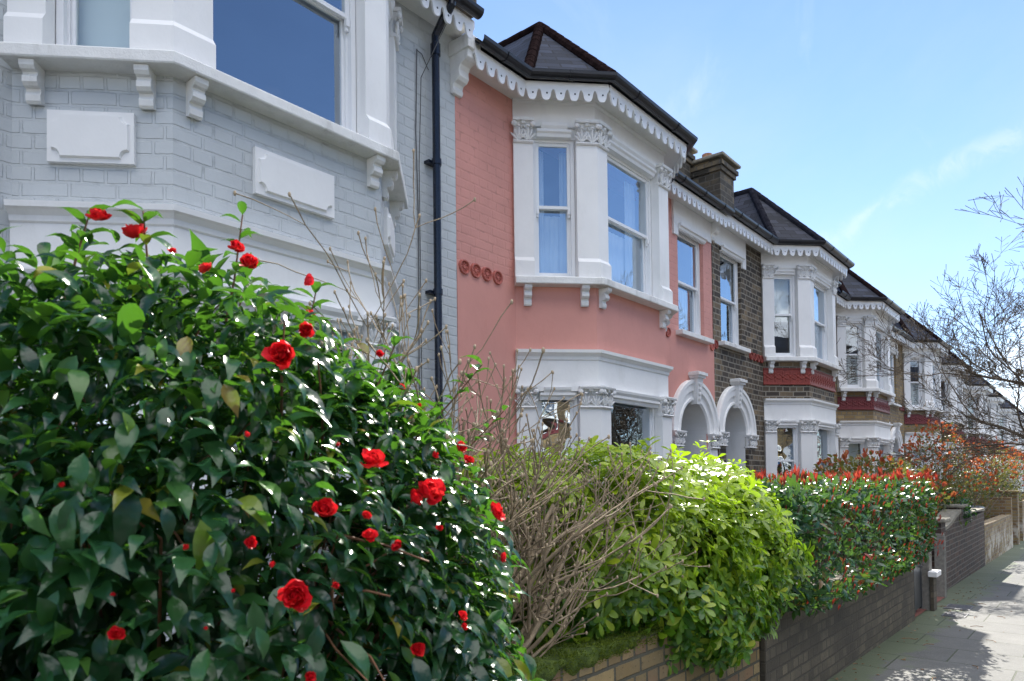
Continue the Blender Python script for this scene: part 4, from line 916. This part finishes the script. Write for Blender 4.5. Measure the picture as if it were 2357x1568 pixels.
# upright shoots above the outline
g = np.random.default_rng(5); st_t = Tubes(); sp_l = []
for (x, y, z0, h, dx, dy) in ((1.0, 1.85, 2, .30, .02, -.01), (.62, 1.9, 2.02, .16, .02, -.02), (.78, 1.8, 2.02, .18, -.01, 0), (1.2, 1.8, 1.72, .2, .03, 0), (.45, 1.95, 2.0, .15, 0, .02), (1.4, 1.75, 1.55, .2, .05, -.02), (1.55, 1.7, 1.2, .22, .1, -.06), (1.7, 1.75, .95, .2, .12, -.05), (1.1, 2.0, 1.78, .17, .04, .02)):
    
    tops = [c[2]+r[2]*math.sqrt(max(0, 1-((x-c[0])/r[0])**2-((y-c[1])/r[1])**2)) for c, r in cb]; z0 = max(tops)-.03; h *= .62; p0 = np.array((x, y, z0-.12)); p1 = np.array((x+dx, y+dy, z0)); p2 = p1+np.array((dx, dy, h)); st_t.add([p0, p1, p2], [.004, .003, .002], 5)
    n = 9; q = np.linspace(0, 1, n); P = p1+(p2-p1)*q[:, None]*1.0; a = q*14+x*9; ax = np.stack([np.cos(a), np.sin(a), .35+0*a+q*.5], 1); Z = np.stack([-np.cos(a)*.3, -np.sin(a)*.3, 1+0*a], 1)
    sp_l.append(place(CAM_LEAF, P, ax, Z, g.uniform(.055, .08, n), g.uniform(0, .4, n)))
V, F = join(*lv, *sp_l)
mesh_arrays('foliage', V-np.array(cbase), F, 'camellia_leaf', CAM)
for k in range(60):
    b0 = np.array((.95+g.normal(0, .09), 2.1+g.normal(0, .06), 0)); d = unit(g.normal(size=3)*np.array((.8, .9, .3))+np.array((0.1, -.35, .55)))
    L_ = g.uniform(.6, 1.0); mid = b0+np.array((d[0]*.25*L_, d[1]*.25*L_, .55*L_)); end = np.array((.95, 1.98, .95))+d*np.array((.72, .72, 1.0))*g.uniform(.75, 1.0)
    t = np.linspace(0, 1, 7)[:, None]; pts = (1-t)**2*b0+2*t*(1-t)*mid+t*t*end; st_t.add(pts, np.linspace(.013, .0028, 7), 6)
    for q in range(5):
        a = pts[3+q % 4]; e_ = a+unit(d+g.normal(0, .6, 3))*g.uniform(.12, .25); st_t.add([a, (a+e_)/2+g.normal(0, .01, 3), e_], [.004, .003, .002], 4)
V = np.concatenate(st_t.V)-np.array(cbase); mesh_arrays('branches', V, np.concatenate(st_t.F), 'bark_red', CAM)
# double red flowers
def petal(n=5, m=5):
    V = []; F = []
    for i in range(n):
        x = i/(n-1); w_ = .5*math.sin(math.pi*min(1, .12+x*.78))**.7
        for j in range(m):
            y = (j/(m-1)-.5)*2; V.append((x*(1-.13*abs(y)**2 if i == n-1 else 1), y*w_, .35*x*x+.18*(y*w_*2)**2+(.07*math.sin(y*7+x*3)*x)))
    for i in range(n-1):
        for j in range(m-1): a = i*m+j; F.append((a, a+1, a+m+1, a+m))
    return np.array(V), np.array(F)
PET = petal()
def flower(c, d, r, seed, opened=1.):
    g = np.random.default_rng(seed); d = unit(np.array(d, float)); a = unit(np.cross(d, (.1, .2, 1))); b = np.cross(d, a); P = []; X = []; Z = []; S = []
    for ring, (k, tilt, s_, off) in enumerate(((8, 8, 1.0, 0), (8, 26, .88, .06), (7, 44, .74, .14), (7, 60, .6, .2), (6, 74, .46, .26), (5, 84, .34, .3))):
        tilt = 90-(90-tilt)*opened
        for j in range(k):
            an = 2*math.pi*(j+g.uniform(-.25, .25))/k+ring*.5; rad = a*math.cos(an)+b*math.sin(an); tl = R(min(88, tilt+g.uniform(-12, 12)))
            P.append(np.array(c)+d*off*r+rad*r*.05); X.append(rad*math.cos(tl)+d*math.sin(tl)); Z.append(d*math.cos(tl)-rad*math.sin(tl)+g.normal(0, .28, 3)); S.append(r*s_*g.uniform(.75, 1.15))
    return place(PET, np.array(P), np.array(X), np.array(Z), np.array(S))
FL = []
FL = [(0.668,1.815,2.137,0.0324,'f'),(0.743,1.804,2.111,0.04,'f'),(0.784,1.697,2.064,0.013,'f'),(0.941,1.7,2.108,0.0303,'f'),(0.812,1.589,2.002,0.0238,'f'),(0.979,1.693,2.073,0.0354,'f'),(1.093,1.604,2.046,0.0204,'f'),(1.12,1.631,1.956,0.0208,'f'),(1.008,1.483,1.875,0.0288,'f'),(0.876,1.378,1.785,0.0449,'f'),(1.257,1.511,1.854,0.0161,'f'),(0.731,1.27,1.6,0.0123,'b'),(1.041,1.282,1.547,0.044,'f'),(1.302,1.35,1.575,0.0167,'f'),(1.401,1.359,1.601,0.028,'f'),(1.416,1.333,1.565,0.0174,'f'),(1.226,1.295,1.47,0.0537,'f'),(1.179,1.3,1.466,0.0305,'f'),(0.858,1.21,1.451,0.0357,'f'),(0.978,1.223,1.435,0.0137,'f'),(0.974,1.209,1.391,0.0233,'f'),(1.06,1.227,1.37,0.0204,'f'),(1.235,1.264,1.395,0.0112,'f'),(1.451,1.277,1.421,0.0382,'f'),(1.462,1.26,1.302,0.0185,'f'),(0.694,1.2,1.402,0.0166,'f'),(0.588,1.223,1.4,0.0118,'b'),(0.726,1.184,1.356,0.0117,'b'),(0.769,1.168,1.296,0.0418,'f'),(0.858,1.171,1.305,0.0162,'b'),(0.651,1.187,1.322,0.008,'b'),(0.604,1.185,1.263,0.007,'b'),(0.479,1.23,1.268,0.0191,'f'),(0.432,1.331,1.509,0.0106,'b'),(1.253,1.21,1.181,0.0177,'f'),(1.259,1.206,1.154,0.0122,'f'),(1.094,1.197,1.134,0.0255,'f'),(0.781,1.146,1.152,0.0153,'f'),(0.476,1.245,1.331,0.0074,'b'),(1.306,1.479,1.764,0.0156,'f'),(1.338,1.445,1.716,0.0138,'b'),(0.945,1.275,1.59,0.0099,'b')]

for i, (x, y, z, r, k) in enumerate(FL):
    c = np.array((x, y, z)); d = unit(c-np.array((1.05, 2.0, .95)))+np.array((-.2, -.3, .1))+np.random.default_rng(i).normal(0, .42, 3)
    fo = empty if False else None
    V, F = flower((0, 0, 0), d, r*.86, i, random.Random(i).uniform(.72, 1.05) if k == 'f' else .38)
    o = mesh_arrays('flower' if k == 'f' else 'flower_bud', V, F, 'camellia_petal', CAM); o.location = c-np.array(cbase)
# moss fronds and a few weeds on the wall top
g = np.random.default_rng(77); n = 9000; X_ = .5+2.9*g.random(n)**.9; Y_ = 1.745+.235*g.random(n)**1.5; k = [mnoise.noise(Vector((a*6, b*6, 2))) > -.28-.0*a for a, b in zip(X_, Y_)]; X_, Y_ = X_[k], Y_[k]; n = len(X_)
P = np.stack([X_, Y_, .80-.007*(X_+4)+.012+0*X_], 1); lip = g.random(n) < .3; P[lip, 1] = 1.742; P[lip, 2] -= g.random(lip.sum())*.07
ax = g.normal(0, .6, (n, 3)); ax[:, 2] += .8; ax[lip, 1] -= 1.2; V, F = place(leaf_tpl([(0, .05), (.5, .16), (1, 0)], .2, .2), P, ax, g.normal(0, 1, (n, 3)), g.uniform(.008, .02, n)); o = mesh_arrays('moss_tufts', V, F, 'moss_tuft', wy); o['kind'] = 'stuff'
# ---- bare shrub
def shrub(name, base, label, seed, stems, mat, bud, depth=3, r0=.02, spread=.8, lean=(0, 0, 0)):
    g = np.random.default_rng(seed); T_ = Tubes(); Bd = []
    S_ = empty(name, base, label, 'bush'); o = np.array(base, float)
    def grow(p, d, L_, r, lev):
        n = max(4, int(L_/.05)); pts = [p]; q = p.copy(); dd = d.copy(); up = g.uniform(.02, .10)
        for i in range(n):
            dd = unit(dd+g.normal(0, .10, 3)+np.array((0, 0, up))*(1 if lev else .3)); q = q+dd*L_/n; pts.append(q)
        rr = np.linspace(r, max(.0024, r*.42), n+1); rr[1::2] *= 1.12
        T_.add(pts, rr, 6 if lev < 2 else 4)
        if r < .01: Bd.append((pts[-1], dd))
        if lev >= depth: return
        k = g.integers(3, 6) if lev < 1 else g.integers(2, 5-(lev > 1))
        for j in range(k):
            i = int(n*(.22+.75*(j+g.random())/k)); i = min(i, n-1); p2 = np.array(pts[i]); s = unit(np.cross(dd, g.normal(size=3)))
            for sg in ((1, -1) if g.random() < .35 else (1,)):
                nd = unit((np.array(pts[i+1])-p2)*20/1.0*.05/.05+0*s) if False else unit(dd*.75+s*sg*g.uniform(.45, .85))
                grow(p2, nd, L_*g.uniform(.42, .72), rr[i]*.62, lev+1)
    for (d, L_, r) in stems: grow(o.copy(), unit(np.array(d, float)), L_, r, 0)
    V = np.concatenate(T_.V); me = mesh_arrays('branches', V-o, np.concatenate(T_.F), mat, S_)
    if bud:
        m = MB()
        for p, d in Bd: m.lump(Vector(p-o), (.0055, .0055, .009), None, 5, 4)
        m.build('buds', bud, S_, uv=False, smooth=True)
    return S_
SH = (2.02, 1.90, .66)
def sd_(az, el): return (math.cos(R(az))*math.cos(R(el)), math.sin(R(az))*math.cos(R(el)), math.sin(R(el)))
shrub('bare_shrub', SH, 'leafless tan twiggy shrub fanning out between camellia and green hedge', 21,
    [(sd_(-2, 26), .98, .017), (sd_(8, 42), .92, .020), (sd_(32, 58), .95, .020), (sd_(75, 66), .95, .018), (sd_(125, 62), 1.0, .017), (sd_(16, 32), .95, .017), (sd_(150, 68), 1.0, .016), (sd_(-8, 42), .75, .013), (sd_(6, 16), 1.0, .014), (sd_(165, 54), .8, .013), (sd_(2, 58), .85, .014), (sd_(100, 50), .9, .014), (sd_(-3, 8), .8, .010), (sd_(100, 74), 1.1, .013), (sd_(140, 76), 1.1, .012), (sd_(40, 46), .95, .013)], 'bark_pale', 'bark_bud')
# ---- choisya
chb = (3.9, 2.3, gz(4))
CH = empty('green_hedge', chb, 'rounded hedge with lime green leaflets spilling over the mossy wall', 'hedge')
blobs = [((3.55, 2.25, 1.06), (.95, .72, .62)), ((4.35, 1.98, 1.03), (.62, .50, .60)), ((3.95, 1.78, .80), (.72, .26, .34)), ((2.9, 2.4, 1.02), (.75, .55, .6))]
def palmate(P, Nn, g, size, kmin=3, kmax=6):
    PP = []; XX = []; ZZ = []; SS = []
    for p, n_ in zip(P, Nn):
        d = unit(n_+g.normal(0, .35, 3)+np.array((0, 0, .45))); a = unit(np.cross(d, g.normal(size=3))); b = np.cross(d, a); k = g.integers(kmin, kmax+1); s = g.uniform(*size); t = g.uniform(.1, .7); a0 = g.uniform(0, 6)
        for j in range(k):
            an = a0+2*math.pi*j/k; rad = a*math.cos(an)+b*math.sin(an); PP.append(p); XX.append(rad+d*t); ZZ.append(d-rad*t*.8); SS.append(s*g.uniform(.8, 1.15))
    return place(OBOV, np.array(PP), np.array(XX), np.array(ZZ), np.array(SS))
P, Nn, D, g = hull_points(blobs, 5200, .24, 2, .12, 31); k = P[:, 2] > .30; V1 = palmate(P[k], Nn[k], g, (.050, .088))
P, Nn, D, g = hull_points(blobs, 1500, .6, 2, .05, 32); V2 = palmate(P, Nn, g, (.035, .05))
# a few long shoots standing above the crown
top = []
for (x, y, z) in ((4.35, 2.02, 1.74), (3.55, 1.95, 1.72), (3.1, 2.1, 1.70), (3.9, 2.0, 1.68), (4.6, 1.9, 1.60), (2.85, 2.3, 1.72)):
    for q in range(6): top.append((x+g.normal(0, .035), y+g.normal(0, .03), z-.035*q))
top = np.array(top); V3 = palmate(top, np.tile([0, 0, 1.], (len(top), 1)), g, (.045, .065))
V, F = join(V1, V2, V3); mesh_arrays('foliage', V-np.array(chb), F, 'choisya_leaf', CH)
tb = Tubes()
for k in range(70):
    e_ = np.array((g.uniform(2.7, 4.8), g.uniform(1.75, 2.6), g.uniform(.9, 1.6))); b0 = np.array((g.uniform(3, 4.6), 2.25, 0)); tb.add([b0, (b0+e_)/2+g.normal(0, .05, 3), e_], [.012, .007, .003], 5)
mesh_arrays('branches', np.concatenate(tb.V)-np.array(chb), np.concatenate(tb.F), 'bark_dark', CH)
# ---- red tipped photinia hedge
phb = (7, 2.1, gz(7))
PH = empty('photinia_hedge', phb, 'clipped box hedge with dark green leaves and red shoots along its top', 'hedge')
pb = [((6.95, 2.0, 1.03), (2.3, .52, .44), 7), ((6.8, 1.74, .98), (2.2, .30, .40), 5), ((9.15, 1.95, 1.14), (.45, .42, .33), 4)]
P, Nn, D, g = hull_points(pb, 10500, .13, 6, .03, 41)
ax = Nn*.5+g.normal(0, .55, (len(P), 3)); ax[:, 2] += .25; Z = Nn+g.normal(0, .45, (len(P), 3)); Z[:, 2] += .45
V1 = place(OVAL, P, ax, Z, g.uniform(.05, .088, len(P)), g.uniform(0, .5, len(P)))
P, Nn, D, g = hull_points(pb, 3500, .5, 6, .03, 42); V2 = place(OVAL, P, g.normal(0, 1, (len(P), 3)), g.normal(0, 1, (len(P), 3)), g.uniform(.04, .06, len(P)))
V, F = join(V1, V2); mesh_arrays('foliage', V-np.array(phb), F, 'photinia_leaf', PH)
PP = []; XX = []; ZZ = []; SS = []
def shoot(p, d, s, k):
    d = unit(d); a = unit(np.cross(d, g.normal(size=3))); b = np.cross(d, a)
    for j in range(k):
        an = 2*math.pi*j/k+g.uniform(-.3, .3); rad = a*math.cos(an)+b*math.sin(an); q = g.uniform(.12, .38); PP.append(p+d*s*.25*g.random()); XX.append(d+rad*q); ZZ.append(-rad+d*q); SS.append(s*g.uniform(.75, 1.1))
for k in range(190): shoot(np.array((g.uniform(4.75, 9.5), 1.47+.95*g.random()**1.6, 1.455+g.uniform(-.02, .02))), np.array((g.normal(0, .15), g.normal(0, .15), 1)), g.uniform(.04, .085)*(1.0 if g.random() < .75 else 1.5), 5)
for k in range(250): shoot(np.array((g.uniform(4.75, 9.3), 1.43+g.uniform(-.02, .04), g.uniform(.6, 1.42))), np.array((g.normal(0, .15), -.35, 1)), g.uniform(.03, .055), 4)
V, F = place(SPEAR, np.array(PP), np.array(XX), np.array(ZZ), np.array(SS)); mesh_arrays('red_shoots', V-np.array(phb), F, 'photinia_shoot', PH)['kind'] = 'stuff'
tb = Tubes()
for k in range(150):
    e_ = np.array((g.uniform(4.8, 9.4), g.uniform(1.5, 2.4), g.uniform(.8, 1.45))); b0 = np.array((e_[0]+g.normal(0, .2), 2.1, 0)); tb.add([b0, (b0+e_)/2+g.normal(0, .05, 3), e_], [.012, .007, .003], 4)
mesh_arrays('branches', np.concatenate(tb.V)-np.array(phb), np.concatenate(tb.F), 'bark_dark', PH)
# ---- looser bushes further on
def bush(name, base, label, blobs, n, size, mats, seed, shoots=0, tpl=OVAL, shoot_mat='orange_shoot', shell=.45, zs=0):
    B = empty(name, base, label, 'bush'); o = np.array(base); P, Nn, D, g = hull_points(blobs, n, shell, 2, .16, seed)
    ax = Nn*.5+g.normal(0, .6, (len(P), 3)); Z = Nn*.5+g.normal(0, .5, (len(P), 3)); Z[:, 2] += .6
    V, F = place(tpl, P, ax, Z, g.uniform(*size, len(P)), g.uniform(0, .4, len(P))); mesh_arrays('foliage', V-o, F, mats, B)
    if shoots:
        P, Nn, D, g = hull_points(blobs, shoots*3, .08, 2, .16, seed+1); k = (Nn[:, 2] > -.15+.3*g.random(len(P))); P = P[k][:shoots]; Nn = Nn[k][:shoots]; a = []
        for p, n_ in zip(P, Nn):
            d = unit(n_*.6+np.array((0, 0, 1))); s = g.uniform(*size)*1.0
            for j in range(5): r_ = unit(g.normal(size=3)); a.append((p, d+r_*.55, r_, s))
        V, F = place(SPEAR if shoot_mat != 'orange_shoot' else OVAL, np.array([q[0] for q in a]), np.array([q[1] for q in a]), np.array([q[2] for q in a]), np.array([q[3] for q in a])); mesh_arrays('young_shoots', V-o, F, shoot_mat, B)['kind'] = 'stuff'
    tb = Tubes(); c = np.mean([b[0] for b in blobs], 0)
    for k in range(46):
        bl = blobs[k % len(blobs)]; e_ = np.array(bl[0])+unit(g.normal(size=3)+np.array((0, 0, .5)))*np.array(bl[1])*.9; b0 = o+np.array((g.normal(0, .12), g.normal(0, .08), 0)); tb.add([b0, (b0+e_)/2+g.normal(0, .08, 3), e_], [.022, .012, .003], 5)
    mesh_arrays('branches', np.concatenate(tb.V)-o, np.concatenate(tb.F), 'bark_dark', B)
    return B
bush('mixed_bush', (12.2, 2.6, gz(12)), 'olive and bronze leaved bush between the red tipped hedge and the orange bush', [((12.0, 2.7, 1.15), (1.5, .75, .62)), ((13.6, 2.55, 1.0), (1.1, .6, .55)), ((11.3, 2.9, 1.3), (.8, .6, .5))], 4200, (.06, .10), 'bronze_leaf', 51, 160)
bush('small_camellia', (14.3, 2.3, gz(14)), 'small dark evergreen drooping over the stone capped wall', [((14.3, 2.25, .92), (1.0, .5, .33))], 1300, (.06, .09), 'camellia_leaf', 53, tpl=CAM_LEAF)
bush('orange_bush', (18.6, 2.9, gz(18)), 'tall loose bush with bright orange red young leaves', [((18.2, 2.9, 1.35), (1.7, .8, 1.1)), ((20.5, 2.75, 1.15), (1.7, .7, 1.0)), ((16.9, 3.0, 1.0), (1.1, .7, .9)), ((18.9, 3.0, 2.0), (.9, .6, .7)), ((23.5, 2.8, 1.2), (1.8, .7, .9)), ((23.0, 2.35, 1.45), (1.6, .6, .95)), ((26.0, 2.3, 1.3), (1.8, .6, 1.0))], 11500, (.04, .08), 'bronze_leaf', 57, 1250, shell=.75)
bush('corner_bush', (27, 3.0, gz(27)), 'grey green shrub low at the right edge beyond the orange bush', [((26.8, 3.0, .8), (1.6, .8, .8))], 1800, (.08, .13), 'grey_green_leaf', 59)
# ---- street tree
def tree(base, label, seed, H_, R_, r0, mat='bark_dark', depth=5):
    g = np.random.default_rng(seed); o = np.array(base, float); S_ = empty('street_tree', base, label, 'tree'); T0 = Tubes(); T1 = Tubes()
    fork = o+np.array((.05, .1, H_*.27)); r0 *= 1.0; T0.add([o-np.array((0, 0, .1)), o+np.array((.02, .02, H_*.1)), fork, fork+np.array((0, 0, .15))], [r0*2.0, r0*1.6, r0*1.4, r0*1.0], 10)
    def grow(p, d, L_, r, lev):
        n = max(3, int(L_/.16)); pts = [p]; q = p.copy(); dd = d.copy()
        for i in range(n): dd = unit(dd+g.normal(0, .11, 3)+np.array((0, 0, .035))); q = q+dd*L_/n; pts.append(q)
        rr = np.linspace(r, max(.005, r*.45), n+1); (T1).add(pts, rr, 7 if lev < 2 else (4 if lev < 4 else 3))
        if lev >= depth: return
        k = (6, 5, 5, 4, 4)[lev]
        for j in range(k):
            i = min(n-1, int(n*(.2+.8*(j+g.random())/k))); s = unit(np.cross(dd, g.normal(size=3))); s[2] *= .6
            grow(np.array(pts[i]), unit(dd*.8+s*g.uniform(.5, .9)), L_*g.uniform(.42, .66), rr[i]*.6, lev+1)
    for j in range(7):
        az = 2*math.pi*j/7+g.uniform(-.2, .2); el = g.uniform(.3, .85); d = unit(np.array((math.cos(az), math.sin(az), el))); grow(fork+np.array((0, 0, g.uniform(-.05, .15))), d, R_*g.uniform(.62, .8), r0*.45, 0)
    T0V = np.concatenate(T0.V)-o; mesh_arrays('trunk', T0V, np.concatenate(T0.F), mat, S_); V = np.concatenate(T1.V)-o; mesh_arrays('crown', V, np.concatenate(T1.F), mat, S_)
    return S_
tree((14.9, -1.05, gz(14.9)), 'leafless street tree reaching in from the right with fine dark twigs', 77, 5.6, 4.9, .10)
